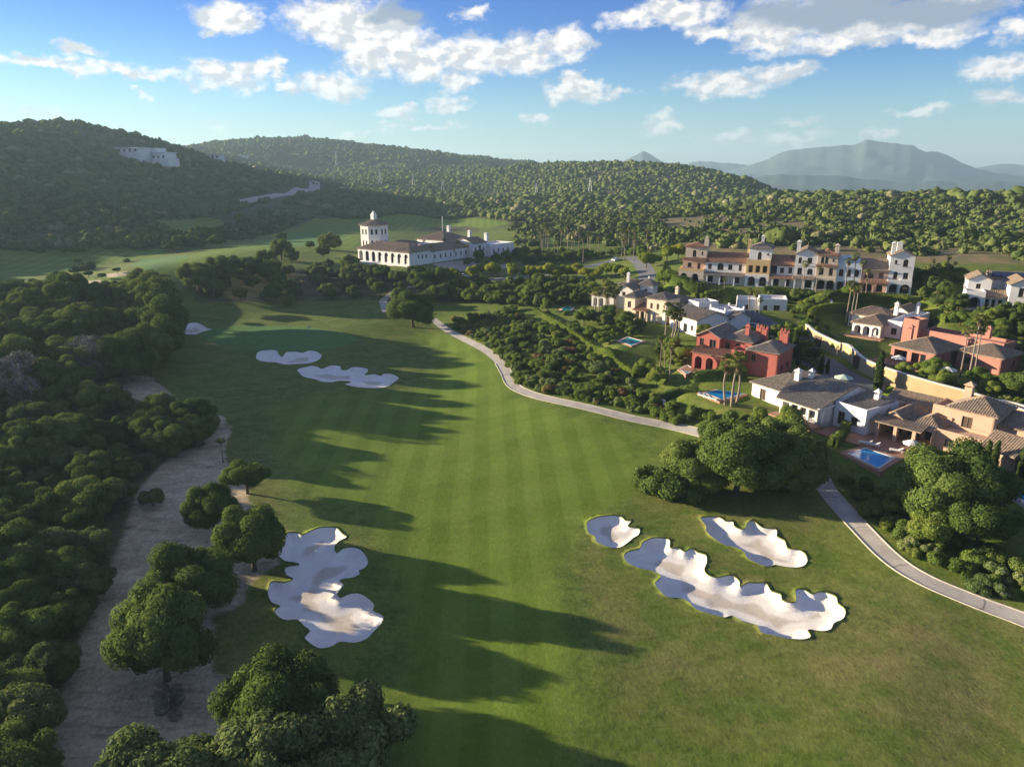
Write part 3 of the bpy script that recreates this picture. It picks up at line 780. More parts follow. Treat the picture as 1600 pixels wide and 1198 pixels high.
PROTO = {}
def proto_round(kind, n, Rr, Hc, zb, nleaf, leaf, mat, ncl, cr, trunk_r, seed, squash=.85, flat=1.0, jit=.75, dens_low=0.3):
    lst = []
    for i in range(n):
        r = np.random.default_rng(seed + i)
        cen, rad = [], []
        for k in range(ncl):
            z = r.uniform(-.45, 1) if r.random() > dens_low else r.uniform(-.75, .2)
            a = k * 2.399963 + r.uniform(-.35, .35); s = math.sqrt(max(0, 1 - min(abs(z), 1) ** 2))
            q = r.uniform(.52, .88)
            cen.append((math.cos(a) * s * Rr * q, math.sin(a) * s * Rr * q * r.uniform(.88, 1.1), zb + Hc * .5 + z * Hc * .5 * q * flat))
            rad.append(Rr * cr * r.uniform(.6, 1.3))
        cen.append((0, 0, zb + Hc * .5)); rad.append(Rr * .55)
        V, Q, T = clump_mesh(r, cen, rad, nleaf, leaf, jit=jit, squash=squash, ctr=(0, 0, zb + Hc * .4))
        lst.append((mesh_qt(kind + '_crown', V, Q, T, mat), trunk_mesh(kind + '_trunk', r, zb + Hc * .25, trunk_r, 5, Rr * .5, zb + Hc * .5)))
    PROTO[kind] = lst
proto_round('oak', 7, 4.6, 7.2, .25, 17000, .135, L_OAK, 30, .30, .30, 100)
proto_round('olive', 4, 3.4, 4.4, .5, 12000, .125, L_OLIVE, 26, .30, .20, 200, jit=.95)
proto_round('pine', 4, 3.8, 2.9, 2.4, 11000, .125, L_PINE, 24, .30, .24, 300, squash=.75)
proto_round('lime', 3, 2.2, 2.9, .9, 3600, .14, L_LIME, 12, .42, .14, 400, jit=1.0)
proto_round('garden', 4, 2.8, 4.2, 1.0, 6500, .13, L_BUSH, 15, .38, .18, 500, jit=.9)
def proto_bush(kind, n, Rr, Hc, nleaf, leaf, mat, seed, ncl=8):
    PROTO[kind] = []
    for i in range(n):
        r = np.random.default_rng(seed + i); cen, rad = [], []
        for k in range(ncl):
            a = k * 2.4 + r.uniform(-.4, .4); q = r.uniform(.2, .75)
            rd = Rr * r.uniform(.32, .5)
            cen.append((math.cos(a) * Rr * q, math.sin(a) * Rr * q, max(rd * .55, Hc * r.uniform(.2, .72)))); rad.append(rd)
        V, Q, T = clump_mesh(r, cen, rad, nleaf, leaf, jit=1.0, core=.78)
        PROTO[kind].append(mesh_qt(kind + '_foliage', V, Q, T, mat))
proto_bush('shrub', 4, 1.5, 1.9, 2200, .105, L_BUSH, 600)
proto_bush('flower', 4, 1.6, 1.9, 2400, .10, L_FLOWER, 620)
proto_bush('dryshrub', 3, 1.4, 1.5, 1800, .10, L_RUST, 640)
proto_bush('darkshrub', 3, 1.7, 2.3, 2300, .115, L_OAK, 660)
def proto_grey():                               # leafless grey tree
    PROTO['bare'] = []
    for i in range(2):
        r = np.random.default_rng(700 + i)
        cen = [(r.normal() * 1.6, r.normal() * 1.6, 3.2 + r.normal() * 1.1) for _ in range(14)]
        V, Q, T = clump_mesh(r, cen, [1.2] * 14, 4200, .26, jit=1.5, core=0.0, asp=.22)
        PROTO['bare'].append((mesh_qt('bare_crown', V[:len(Q) * 4], Q, None, L_GREY), trunk_mesh('bare_trunk', r, 2.4, .2, 7, 1.8, 4.0)))
proto_grey()
def proto_cypress():
    PROTO['cypress'] = []
    for i in range(2):
        r = np.random.default_rng(720 + i)
        zz = np.linspace(.6, 6.6, 12)
        cen = [(r.normal() * .1, r.normal() * .1, z) for z in zz]; rad = [.75 * (1 - ((z - 2.2) / 5.2) ** 2 * .75) for z in zz]
        V, Q, T = clump_mesh(r, cen, rad, 2600, .13, jit=.8, squash=1.2)
        PROTO['cypress'].append((mesh_qt('cypress_crown', V, Q, T, L_CYP), trunk_mesh('cypress_trunk', r, 1.2, .14, 3, .2, 2)))
proto_cypress()
def frond(r, az, el, L, mat_fan=True):
    """one fan palm leaf: stalk and a fan of blades"""
    d = np.array([math.cos(az) * math.cos(el), math.sin(az) * math.cos(el), math.sin(el)])
    side = np.array([-math.sin(az), math.cos(az), 0]); up = np.cross(d, side)
    V, F = [], []
    st = d * L * .5
    V += [side * .03, -side * .03, st - side * .03, st + side * .03]; F.append((0, 1, 2, 3))
    nb = 9
    for k in range(nb):
        a = (k / (nb - 1) - .5) * 2.5
        bd = d * math.cos(a) + side * math.sin(a)
        tip = st + bd * L * .52 * r.uniform(.85, 1.1) + np.array([0, 0, -.22 * L * r.uniform(.6, 1.3)])
        mid = st + bd * L * .28
        w = np.cross(bd, up) * .10 * L * .5
        o = len(V); V += [st, mid + w, tip, mid - w]; F.append((o, o + 1, o + 2, o + 3))
    return np.array(V), F
def proto_palm():
    for kind, h, L, nf, skirt in (('palm', 8.0, 1.9, 34, True), ('tallpalm', 11.0, 1.5, 28, False)):
        PROTO[kind] = []
        for i in range(3):
            r = np.random.default_rng(740 + i + int(h))
            V, F = [], []
            for k in range(nf):
                v, f = frond(r, k * 2.4 + r.uniform(-.3, .3), math.radians(r.uniform(-42, 72)), L * r.uniform(.85, 1.15))
                o = len(V); V += [tuple(q + [0, 0, h]) for q in v]; F += [tuple(j + o for j in q) for q in f]
            crown = mesh_np(kind + '_crown', V, F, L_PALM)
            bow = r.normal(size=2) * .35
            tv, tf = tube([(bow[0] * math.sin(math.pi * t), bow[1] * math.sin(math.pi * t), h * t - .4 * (t == 0)) for t in np.linspace(0, 1, 8)], [.30, .25, .21, .19, .18, .17, .17, .18] if skirt else [.24, .19, .17, .15, .14, .13, .13, .14], 8)
            tr = mesh_np(kind + '_trunk', tv, tf, M_PBARK, True)
            sk = None
            V, F = [], []
            for k in range(26 if skirt else 12):
                v, f = frond(r, k * 2.4, math.radians(r.uniform(-86, -58)), L * r.uniform(.6, .95))
                o = len(V); V += [tuple(q + [0, 0, h - .25]) for q in v]; F += [tuple(j + o for j in q) for q in f]
            sk = mesh_np(kind + '_skirt', V, F, L_DEAD)
            PROTO[kind].append((crown, tr, sk))
proto_palm()

NAMES = {'oak': ('oak_tree', 'tree'), 'olive': ('olive_tree', 'tree'), 'pine': ('pine_tree', 'tree'), 'lime': ('street_tree', 'tree'), 'garden': ('garden_tree', 'tree'), 'bare': ('bare_tree', 'tree'),
         'cypress': ('cypress_tree', 'tree'), 'palm': ('fan_palm', 'palm'), 'tallpalm': ('tall_palm', 'palm'), 'shrub': ('shrub', 'shrub'), 'flower': ('flowering_shrub', 'shrub'), 'dryshrub': ('dry_shrub', 'shrub'), 'darkshrub': ('dark_shrub', 'shrub')}
RT = random.Random(5)
PLACED = []                                  # (x, y, r) of everything planted
def plant(kind, x, y, scale, label, group=None, z=None, sz=None, lean=0.0):
    nm, cat = NAMES[kind]
    p = RT.choice(PROTO[kind])
    zt = tz(x, y) if z is None else z
    rot = (RT.uniform(-lean, lean), RT.uniform(-lean, lean), RT.uniform(0, 6.283))
    s = (scale * RT.uniform(.93, 1.07), scale * RT.uniform(.93, 1.07), scale * (sz or RT.uniform(.9, 1.12)))
    if isinstance(p, tuple):
        e = empty(nm, (x, y, zt)); e.rotation_euler = rot; e.scale = s
        obj('crown', p[0], e); obj('trunk', p[1], e)
        if len(p) > 2: obj('dead_fronds', p[2], e)
    else:
        e = obj(nm, p); e.location = (x, y, zt - .05); e.rotation_euler = rot; e.scale = s
    tag(e, label, cat, group)
    PLACED.append((x, y, scale))
    return e
def plant_px(kind, px, py, wpx, label, group=None, **kw):
    """base pixel and crown width in photo pixels"""
    x, y, z = gp(px, py)
    base = {'oak': 11.2, 'olive': 8.2, 'pine': 11.0, 'lime': 6.2, 'garden': 7.6, 'bare': 6.4, 'cypress': 1.7, 'palm': 3.6, 'tallpalm': 2.9, 'shrub': 3.0, 'flower': 3.2, 'dryshrub': 2.8, 'darkshrub': 3.4}[kind]
    slant = math.sqrt(x * x + y * y + (CAMZ - z) ** 2)
    return plant(kind, x, y, wpx * slant / FPX / base, label, group, **kw)
def scatter(poly_px, n, spacing, r, holes=()):
    """random points in a ground polygon with a minimum spacing"""
    P = np.array(pix(poly_px)); lo, hi = P.min(0), P.max(0)
    H = [np.array(pix(h)) for h in holes]
    cand = r.uniform(lo, hi, (n * 30, 2)); cand = cand[sdf(cand[:, 0], cand[:, 1], P) < 0]
    for h in H: cand = cand[sdf(cand[:, 0], cand[:, 1], h) > 0]
    out = np.zeros((0, 2))
    for c in cand:
        if len(out) >= n: break
        if len(out) == 0 or np.min(np.hypot(*(out - c).T)) > spacing: out = np.vstack([out, c])
    return out

# ------------------------------------------------------------------ planting
rp = np.random.default_rng(21)
# single trees along the dirt track
plant_px('pine', 387, 771, 88, 'lone umbrella pine casting a long shadow over the fairway', sz=1.0)
g = 'row of dark trees between track and bunker'
for k, px, py, w, lab in (('oak', 335, 832, 92, 'smaller dark tree behind the tall trees of the track row'),
                     ('oak', 398, 892, 132, 'dark round tree touching the edge of the large lobed bunker'),
                     ('oak', 305, 958, 136, 'dark tree in the middle of the row beside the dirt track'),
                     ('oak', 262, 1062, 168, 'broad dark tree standing on the bare earth of the track'),
                     ('oak', 450, 1160, 185, 'tall dark tree below the large lobed bunker'),
                     ('olive', 545, 1215, 190, 'bushy tree leaning over the shaded fairway beside the tall dark tree'),
                     ('olive', 395, 1290, 210, 'pale grey-green bushy tree on the bare earth below the row'),
                     ('olive', 265, 1300, 190, 'pale grey-green bushy tree at the foot of the dirt track')):
    plant_px(k, px, py, w, lab, g, sz=1.12)
plant_px('bare', 268, 1108, 42, 'thin twiggy sapling beside the broad dark tree')
plant_px('tallpalm', 349, 722, 16, 'slim young palm at the bend of the dirt track', sz=.55)
# the wood left of the track
W1 = [(-60,1330),(0,1270),(30,1180),(75,1060),(118,950),(165,850),(195,775),(240,725),(290,700),(318,675),(300,660),(240,655),(180,640),(120,625),(-60,640),(-70,900)]
lab = 'rounded holm oak in the dense wood along the dirt track'
for x, y in scatter(W1, 130, 4.0, rp):
    plant('oak', x, y, rp.uniform(.38, .92), lab, 'trees of the wood beside the track') if rp.random() < .78 else plant('olive', x, y, rp.uniform(.5, 1.1), 'pale grey-green olive in the dense wood along the dirt track', 'olives of the wood beside the track')
for k, px, py, w in (('oak', 20, 1245, 130), ('olive', 42, 1165, 105), ('oak', 8, 1140, 120), ('olive', 72, 1070, 96), ('oak', 42, 1030, 112), ('oak', 104, 985, 88), ('olive', 142, 935, 80), ('oak', 2, 955, 105), ('olive', 66, 905, 92), ('oak', 0, 1340, 160), ('olive', 50, 1250, 90)):
    plant_px(k, px, py, w, lab if k == 'oak' else 'pale grey-green olive in the dense wood along the dirt track', 'trees of the wood beside the track' if k == 'oak' else 'olives of the wood beside the track')
W2 = [(-60,640),(100,625),(150,610),(190,590),(235,570),(248,540),(245,500),(225,478),(150,470),(60,476),(-60,490)]
lab2 = 'rounded oak in the upper wood between the track and the lit ridge'
for x, y in scatter(W2, 110, 5.4, rp):
    d = math.hypot(x + 60, y - 150)
    plant('oak', x, y, rp.uniform(.7, 1.2), lab2, 'trees of the upper wood')
for px, py, w in ((238, 588, 84), (250, 566, 88), (254, 540, 92), (250, 515, 84), (240, 494, 76), (226, 480, 66), (196, 600, 90), (262, 520, 60)):
    plant_px('oak', px, py, w, 'tall oak at the fairway edge of the upper wood', 'tall oaks at the wood edge', sz=1.25)
for px, py, w in ((306, 694, 62), (322, 674, 50), (285, 668, 60), (255, 662, 60), (270, 705, 60), (235, 690, 70)):
    plant_px('oak', px, py, w, 'round oak at the tip of the wood where the track bends', 'oaks at the tip of the wood')
for px, py, w in ((150, 600, 80), (20, 640, 90), (165, 590, 60)):
    plant_px('bare', px, py, w, 'grey leafless tree among the green oaks of the wood', 'leafless grey trees')
for px, py, w in ((312, 700, 22), (205, 745, 40), (240, 790, 38)):
    plant_px('olive', px, py, w, 'small pale tree at the edge of the wood above the track', 'small pale trees by the track')
# the lit ridge
for px, py, w in ((29, 450, 22), (52, 444, 15), (100, 446, 28), (86, 438, 13), (135, 424, 18), (139, 434, 16), (160, 436, 15), (183, 427, 15), (122, 412, 13), (230, 452, 30), (252, 455, 34), (180, 452, 18), (3, 458, 12)):
    plant_px('pine', px, py, w, 'small umbrella tree on the sunlit grassy ridge', 'umbrella trees on the ridge')
for px, py, w in ((264, 393, 24), (284, 389, 28), (300, 386, 26), (314, 388, 22), (312, 378, 34), (337, 385, 26), (325, 376, 28), (345, 372, 26), (378, 352, 26), (358, 362, 22), (395, 372, 20), (392, 356, 18), (420, 366, 22), (440, 378, 20)):
    plant_px('oak', px, py, w, 'round dark tree on the grass behind the ridge', 'trees behind the ridge')
for px, py, w in ((310, 455, 62), (345, 448, 60), (395, 435, 50), (330, 440, 40), (365, 430, 44), (415, 415, 38), (440, 405, 46), (515, 392, 42), (485, 388, 16), (505, 402, 26), (455, 410, 30), (425, 440, 44)):
    plant_px('oak', px, py, w, 'dark round tree in the belt below the clubhouse', 'tree belt below the clubhouse')
for x, y in scatter([(385,470),(300,462),(360,430),(440,425),(520,418),(550,425),(590,432),(640,440),(700,445),(700,470),(640,478),(560,466),(480,468)], 46, 6.5, rp):
    if rp.random() < .75: plant('oak', x, y, rp.uniform(.5, .85), 'dark round tree in the belt below the clubhouse', 'tree belt below the clubhouse')
    else: plant('olive', x, y, rp.uniform(.7, 1.1), 'grey-green olive in the belt below the clubhouse', 'olives below the clubhouse')
plant_px('oak', 645, 511, 80, 'round dark tree where the cart path begins')
plant_px('oak', 452, 478, 26, 'small tree on the shaded bank behind the green')
# big trees on the right
for k, px, py, w, lab in (('oak', 1150, 772, 175, 'largest round tree above the long bunker'),
                     ('oak', 1226, 768, 130, 'dark tree overhanging the bend of the cart path'),
                     ('oak', 1085, 768, 120, 'leafy tree at the fairway end of the big clump'),
                     ('oak', 1140, 725, 120, 'tree at the back of the big clump, before the white villa'),
                     ('oak', 1200, 735, 120, 'tree at the back of the big clump, before the villa porch'),
                     ('darkshrub', 1030, 775, 62, 'low dark thicket at the fairway end of the big clump'),
                     ('darkshrub', 1062, 782, 66, 'low dark thicket under the leafy tree of the big clump'),
                     ('darkshrub', 1015, 758, 46, 'small dark thicket jutting onto the fairway'),
                     ('oak', 1462, 815, 150, 'broad dark tree on the bank below the orange villa pool'),
                     ('oak', 1490, 800, 130, 'dark tree beside the cypresses below the orange villa'),
                     ('pine', 1525, 858, 125, 'loose pine on the bank above the cart path'),
                     ('garden', 1450, 850, 70, 'leafy tree over the cart path hedge below the broad dark tree'),
                     ('garden', 1402, 806, 50, 'small leafy tree between the cart path and the broad dark tree'),
                     ('pine', 1590, 620, 60, 'bushy tree beside the terracotta villa wall')):
    plant_px(k, px, py, w, lab)
# shrubs on the bank above the cart path
bank = [(700,500),(740,500),(800,485),(850,510),(900,540),(950,575),(985,600),(1010,625),(1060,635),(1110,640),(1120,660),(1075,664),(1000,648),(920,628),(850,614),(815,602),(800,580),(790,560),(765,540)]
for x, y in scatter(bank, 190, 1.9, rp):
    k = rp.choice(['shrub', 'flower', 'dryshrub', 'darkshrub'], p=[.52, .27, .11, .10])
    plant(k, x, y, rp.uniform(.6, 1.3), {'shrub': 'leafy green shrub on the bank above the cart path', 'flower': 'pale flowering shrub on the bank above the cart path', 'dryshrub': 'rust-brown dry shrub on the bank above the cart path', 'darkshrub': 'dark green shrub on the bank above the cart path'}[k], {'shrub': 'green bank shrubs', 'flower': 'flowering bank shrubs', 'dryshrub': 'dry bank shrubs', 'darkshrub': 'dark bank shrubs'}[k])
strip = [(700,508),(725,522),(760,540),(782,558),(796,580),(812,602),(850,614),(920,628),(1000,645),(1075,660),(1075,652),(1000,634),(920,616),(860,602),(825,588),(812,568),(800,550),(775,530),(740,512)]
for x, y in scatter(strip, 90, 1.4, rp):
    k = 'shrub' if rp.random() < .6 else 'flower'
    plant(k, x, y, rp.uniform(.45, .85), {'shrub': 'bright leafy shrub in the row edging the cart path', 'flower': 'pale flowering shrub in the row edging the cart path'}[k], {'shrub': 'bright shrubs edging the path', 'flower': 'flowering shrubs edging the path'}[k])
bank2 = [(1300,745),(1330,742),(1390,780),(1440,820),(1540,860),(1600,890),(1700,930),(1640,950),(1540,925),(1450,888),(1400,850),(1350,800),(1318,765)]
for x, y in scatter(bank2, 75, 1.9, rp):
    k = rp.choice(['shrub', 'flower', 'darkshrub'], p=[.5, .35, .15])
    plant(k, x, y, rp.uniform(.6, 1.05), {'shrub': 'leafy green shrub of the bank below the orange villa', 'flower': 'white flowering shrub of the bank below the orange villa', 'darkshrub': 'dark shrub of the bank below the orange villa'}[k], {'shrub': 'green shrubs below the villas', 'flower': 'white flowering shrubs below the villas', 'darkshrub': 'dark shrubs below the villas'}[k])

# ------------------------------------------------------------------ scrub and woods on the hills (one mass)
def forest_stuff():
    N = 1600000
    a = np.radians(rng.uniform(-46, 54, N)); d = np.sqrt(rng.uniform(255 ** 2, 2150 ** 2, N))
    x, y = np.sin(a) * d, np.cos(a) * d
    azd = np.degrees(a)
    # spacing grows with distance: thin by area-dependent probability
    sp = np.interp(d, [255, 420, 650, 1000, 2100], [5.0, 5.2, 5.0, 5.4, 7.6])
    dens = N / (0.5 * np.radians(100) * (2150 ** 2 - 255 ** 2))
    keep = rng.random(N) < 1.0 / (sp ** 2 * .62) / dens
    x, y, d, azd, sp = [q[keep] for q in (x, y, d, azd, sp)]
    def inside(lst, w=0): 
        P = np.array(pix(lst)); return sdf(x, y, P) < w
    bad = np.zeros(len(x), bool)
    for l in FARGRASS: bad |= inside(l, 3)
    for l in OCHRES: bad |= inside(l, -2) & (rng.random(len(x)) < .72)
    for l in CLEAR: bad |= inside(l)
    for C, w in ((road2_c, road2_w), (lot_c, lot_w), (hill_c, hill_w)):
        for c in C: bad |= np.hypot(x - c[0], y - c[1]) < w * .5 + 7
    bad |= (_hash_noise(x, y, 70, 8) + .5 * _hash_noise(x, y, 22, 9) > 1.02) & (rng.random(len(x)) < .85)
    x, y, d, azd, sp = [q[~bad] for q in (x, y, d, azd, sp)]
    z = terr(x, y)
    # leave out what the crests hide completely
    azg = np.linspace(-47, 55, 205); dg = np.exp(np.linspace(math.log(200), math.log(2200), 160))
    A, D = np.meshgrid(np.radians(azg), dg, indexing='ij')
    Zg = terr((np.sin(A) * D).ravel(), (np.cos(A) * D).ravel()).reshape(A.shape)
    slope = (Zg - CAMZ) / D; hor = np.maximum.accumulate(slope, 1)
    ia = np.clip(np.round((azd + 47) / 102 * 204).astype(int), 0, 204); idd = np.clip(np.searchsorted(dg, d) - 2, 0, 159)
    vis = (z + 7 - CAMZ) / d > hor[ia, idd] - 0.002
    x, y, d, z, sp = [q[vis] for q in (x, y, d, z, sp)]
    size = sp * (.27 + .40 * rng.random(len(x)) ** 1.6) * np.where(rng.random(len(x)) < .12, 1.45, 1.0)
    size *= .72 + .6 * _hash_noise(x, y, 38, 15)
    # templates
    tm = []
    for i in range(5):
        r = np.random.default_rng(900 + i)
        cen = [(r.normal() * .35, r.normal() * .35, .55 + r.normal() * .15) for _ in range(3)]
        V, Q, T = clump_mesh(r, cen, [.66] * 3, 36, .26, jit=.8, core=.88)
        F3 = np.vstack([Q[:, [0, 1, 2]], Q[:, [0, 2, 3]], T]); tm.append((V, F3))
    tf = []
    for i in range(6):
        r = np.random.default_rng(930 + i)
        V, F = ICO1; V = V * (1 + (r.random((len(V), 1)) - .5) * .55) * [1, 1, .8] + [0, 0, .45]
        F = F[V[F][:, :, 2].mean(1) > .12]; tf.append((V, F))
    tl = []
    for i in range(5):
        r = np.random.default_rng(960 + i)
        V, F = ico(1) if False else ICO0; V = V * (1 + (r.random((len(V), 1)) - .5) * .6) * [1, 1, .8] + [0, 0, .42]
        F = F[V[F][:, :, 2].mean(1) > .1]; tl.append((V, F))
    def build(name, sel, temps):
        VV, FF, TT = [], [], []; off = 0
        which = rng.integers(0, len(temps), len(x))
        for ti, (V, F) in enumerate(temps):
            ids = np.where(sel & (which == ti))[0]
            if not len(ids): continue
            an = rng.uniform(0, 6.28, len(ids)); ca, sa = np.cos(an), np.sin(an)
            s = size[ids]; sz = s * rng.uniform(.75, 1.2, len(ids))
            P = np.empty((len(ids), len(V), 3))
            P[:, :, 0] = (V[None, :, 0] * ca[:, None] - V[None, :, 1] * sa[:, None]) * s[:, None] + x[ids, None]
            P[:, :, 1] = (V[None, :, 0] * sa[:, None] + V[None, :, 1] * ca[:, None]) * s[:, None] + y[ids, None]
            P[:, :, 2] = V[None, :, 2] * sz[:, None] + z[ids, None] - .1 * s[:, None]
            Fi = F[None] + (np.arange(len(ids)) * len(V))[:, None, None] + off
            VV.append(P.reshape(-1, 3)); FF.append(Fi.reshape(-1, 3)); off += len(ids) * len(V)
            TT.append(np.repeat(rng.random(len(ids)), len(V)))
        V = np.vstack(VV); F = np.vstack(FF)
        me = mesh_np(name, V, F, M_FOREST, smooth=(temps is not tm))
        at = me.attributes.new('tint', 'FLOAT', 'POINT'); at.data.foreach_set('value', np.concatenate(TT).astype(np.float32))
        print(name, len(F))
        return obj(name, me)
    tag(build('hillside_woodland', d < 520, tm), 'dense scrub oak woodland on the near slopes and plateau', 'woodland', kind='stuff')
    tag(build('slope_woodland', (d >= 520) & (d < 720), tf), 'scrub woodland on the middle slopes of the hills', 'woodland', kind='stuff')
    tag(build('far_woodland', d >= 720, tl), 'distant dark scrub woodland covering the far hills', 'woodland', kind='stuff')
def mat_forest():
    m, t, b = new_mat('leaf_forest')
    t.n.remove(b)
    geo = t.node('ShaderNodeNewGeometry').outputs['Position']
    ti = t.attr('tint').outputs['Fac']
    n = t.noise(geo, 0.012, 3, 0.6)
    c = t.mix(ti, (0.050, 0.078, 0.022), (0.120, 0.145, 0.042))
    c = t.mix(t.math('GREATER_THAN', ti, 0.965), c, (0.19, 0.175, 0.09))
    c = t.mix(t.math('MULTIPLY', t.smooth(n, 0.45, 0.65), 0.5), c, (0.105, 0.120, 0.04))
    d = t.node('ShaderNodeBsdfDiffuse'); t.l.new(c, d.inputs['Color'])
    t.l.new(d.outputs[0], t.n['Material Output'].inputs['Surface'])
    return m
M_FOREST = mat_forest()
CLEAR = [[(0,470),(0,440),(250,400),(420,368),(520,345),(640,335),(760,340),(800,352),(805,384),(1000,388),(1060,392),(1430,400),(1440,470),(1100,560),(640,480),(300,500)], [(1430,430),(1600,430),(1800,440),(2200,470),(2200,800),(1400,560)],
         [(172,226),(272,236),(272,256),(200,252),(165,236)], [(300,340),(420,315),(500,288),(505,300),(430,330),(330,350)]]
forest_stuff()

# ------------------------------------------------------------------ far mountain range and haze
def mountain(name, sil, dist, depth, base, seed):
    P = []
    for px, py in sil:
        q = gd(px, py, dist); P.append((math.atan2(q[0], q[1]), q[2]))
    A0 = np.array([p[0] for p in P]); Z0 = np.array([p[1] for p in P])
    na, nd = max(40, int((A0[-1] - A0[0]) / 0.0016)), 46
    az = np.linspace(A0[0], A0[-1], na); crest = np.interp(az, A0, Z0)
    crest = crest + (_hash_noise(az * dist, az * 0, 90, seed) - .5) * 14 * np.clip((crest - base) / 200, 0, 1) + (_hash_noise(az * dist, az * 0, 35, seed + 3) - .5) * 7
    t = np.linspace(-1, 1, nd)
    A, T = np.meshgrid(az, t, indexing='ij')
    Dd = dist + T * depth
    X, Y = np.sin(A) * Dd, np.cos(A) * Dd
    C = np.repeat(crest[:, None], nd, 1)
    prof = np.where(T < 0, 1 - np.abs(T) ** 0.85, 1 - np.abs(T) ** 1.3)
    rid = np.abs(_hash_noise(X.ravel(), Y.ravel(), 420, seed) - .5).reshape(X.shape) * 2
    rid2 = np.abs(_hash_noise(X.ravel(), Y.ravel(), 190, seed + 1) - .5).reshape(X.shape) * 2
    rid3 = _hash_noise(X.ravel(), Y.ravel(), 80, seed + 2).reshape(X.shape) - .5
    er = (1 - prof) * prof * 4
    Z = base + (C - base) * np.clip(prof * (1 - .09 * rid * er - .07 * rid2 * er), 0, 1.05) + rid3 * (C - base) * .06 * er
    V = np.stack([X, Y, Z], -1).reshape(-1, 3)
    i, j = np.meshgrid(np.arange(na - 1), np.arange(nd - 1), indexing='ij')
    F = np.stack([i * nd + j, (i + 1) * nd + j, (i + 1) * nd + j + 1, i * nd + j + 1], -1).reshape(-1, 4)
    tag(obj(name, mesh_np(name, V, F, M_MOUNT, smooth=True)), kind='structure')
M_MOUNT = plain('mountain_slope', (0.055, 0.08, 0.065), 0.9, 0.25, 0.004)
mountain('mountain', [(1075,285),(1130,268),(1160,262),(1190,252),(1215,241),(1240,233),(1265,230),(1290,228),(1330,225),(1352,219),(1380,220),(1405,222),(1425,227),(1447,238),(1465,236),(1480,240),(1500,252),(1525,262),(1550,268),(1600,276),(1650,285)], 5600, 1300, -80, 31)
mountain('far_peak', [(955,262),(980,250),(995,242),(1005,237),(1013,240),(1030,250),(1060,264)], 5200, 600, -80, 41)
mountain('coastal_ridge', [(1040,275),(1080,253),(1110,251),(1150,256),(1200,262),(1240,272)], 6200, 700, -80, 51)
mountain('low_hills', [(1120,296),(1180,276),(1230,272),(1300,274),(1350,280),(1400,284),(1450,281),(1500,283),(1560,282),(1620,284),(1700,290)], 3600, 700, -80, 61)
mountain('far_range', [(1450,285),(1520,262),(1580,256),(1640,258),(1700,262)], 7400, 800, -80, 71)

def haze():
    x, y0, y1, z0, z1 = 9800.0, -60.0, 9800.0, -110.0, 330.0
    V = [(-x, y0, z0), (x, y0, z0), (x, y1, z0), (-x, y1, z0), (-x, y0, z1), (x, y0, z1), (x, y1, z1), (-x, y1, z1)]
    F = [(0, 3, 2, 1), (4, 5, 6, 7), (0, 1, 5, 4), (1, 2, 6, 5), (2, 3, 7, 6), (3, 0, 4, 7)]
    m = bpy.data.materials.new('haze_air'); m.use_nodes = True
    t = NT(m.node_tree); t.n.remove(t.n['Principled BSDF'])
    v = t.node('ShaderNodeVolumePrincipled')
    v.inputs['Color'].default_value = (0.46, 0.66, 0.80, 1)
    v.inputs['Density'].default_value = 0.000145
    v.inputs['Anisotropy'].default_value = 0.2
    t.l.new(v.outputs[0], t.n['Material Output'].inputs['Volume'])
    tag(obj('haze', mesh_np('haze', V, F, m)), kind='stuff')
haze()

# ------------------------------------------------------------------ buildings
def stucco(name, col): return plain(name, col, 0.85, 0.10, 0.5, 0.15)
S_WHITE = stucco('stucco_white', (0.70, 0.67, 0.62)); S_CREAM = stucco('stucco_cream', (0.62, 0.51, 0.38)); S_YEL = stucco('stucco_ochre', (0.62, 0.43, 0.20))
S_RED = stucco('stucco_red', (0.40, 0.125, 0.095)); S_ORANGE = stucco('stucco_orange', (0.47, 0.32, 0.22)); S_TERRA = stucco('stucco_terracotta', (0.37, 0.17, 0.125))
S_PINK = stucco('stucco_pink', (0.60, 0.39, 0.28)); S_BLUE = stucco('stucco_paleblue', (0.58, 0.64, 0.68)); S_WALL = stucco('wall_ochre', (0.38, 0.285, 0.155))
M_TILEPAT = plain('terrace_tiles', (0.36, 0.19, 0.12), 0.75, 0.15, 1.2)
M_WOOD = plain('dark_wood', (0.085, 0.055, 0.035), 0.6, 0.2, 2.0)
M_FRAME = plain('window_frame', (0.16, 0.11, 0.075), 0.6, 0.2, 2.0)
M_GLASS = plain('window_glass', (0.018, 0.022, 0.026), 0.08, 0.2, 1.0, 0.6)
M_DARK = plain('interior', (0.07, 0.055, 0.045), 0.9, 0.2, 1.0)
M_METAL = plain('painted_metal', (0.42, 0.42, 0.42), 0.5, 0.1, 1.0)
M_SOLAR = plain('solar_panel', (0.02, 0.03, 0.06), 0.15, 0.2, 1.0, 0.6)
def mat_tile(name, a, b_, c):
    m, t, b = new_mat(name)
    geo = t.node('ShaderNodeNewGeometry').outputs['Position']
    n = t.noise(geo, 0.7, 5, 0.65); f = t.noise(geo, 2.6, 4, 0.7); g = t.noise(geo, 0.18, 3, 0.6)
    col = t.mix(t.smooth(f, 0.38, 0.62), a, b_)
    col = t.mix(t.math('MULTIPLY', t.smooth(n, 0.45, 0.65), 0.75), col, c)
    col = t.mix(t.math('MULTIPLY', t.smooth(g, 0.5, 0.7), 0.35), col, (0.10, 0.095, 0.085))
    t.l.new(col, b.inputs['Base Color']); b.inputs['Roughness'].default_value = 0.85; b.inputs['Specular IOR Level'].default_value = 0.15
    return m
T_BROWN = mat_tile('tile_brown', (0.17, 0.125, 0.09), (0.36, 0.26, 0.17), (0.26, 0.215, 0.16))
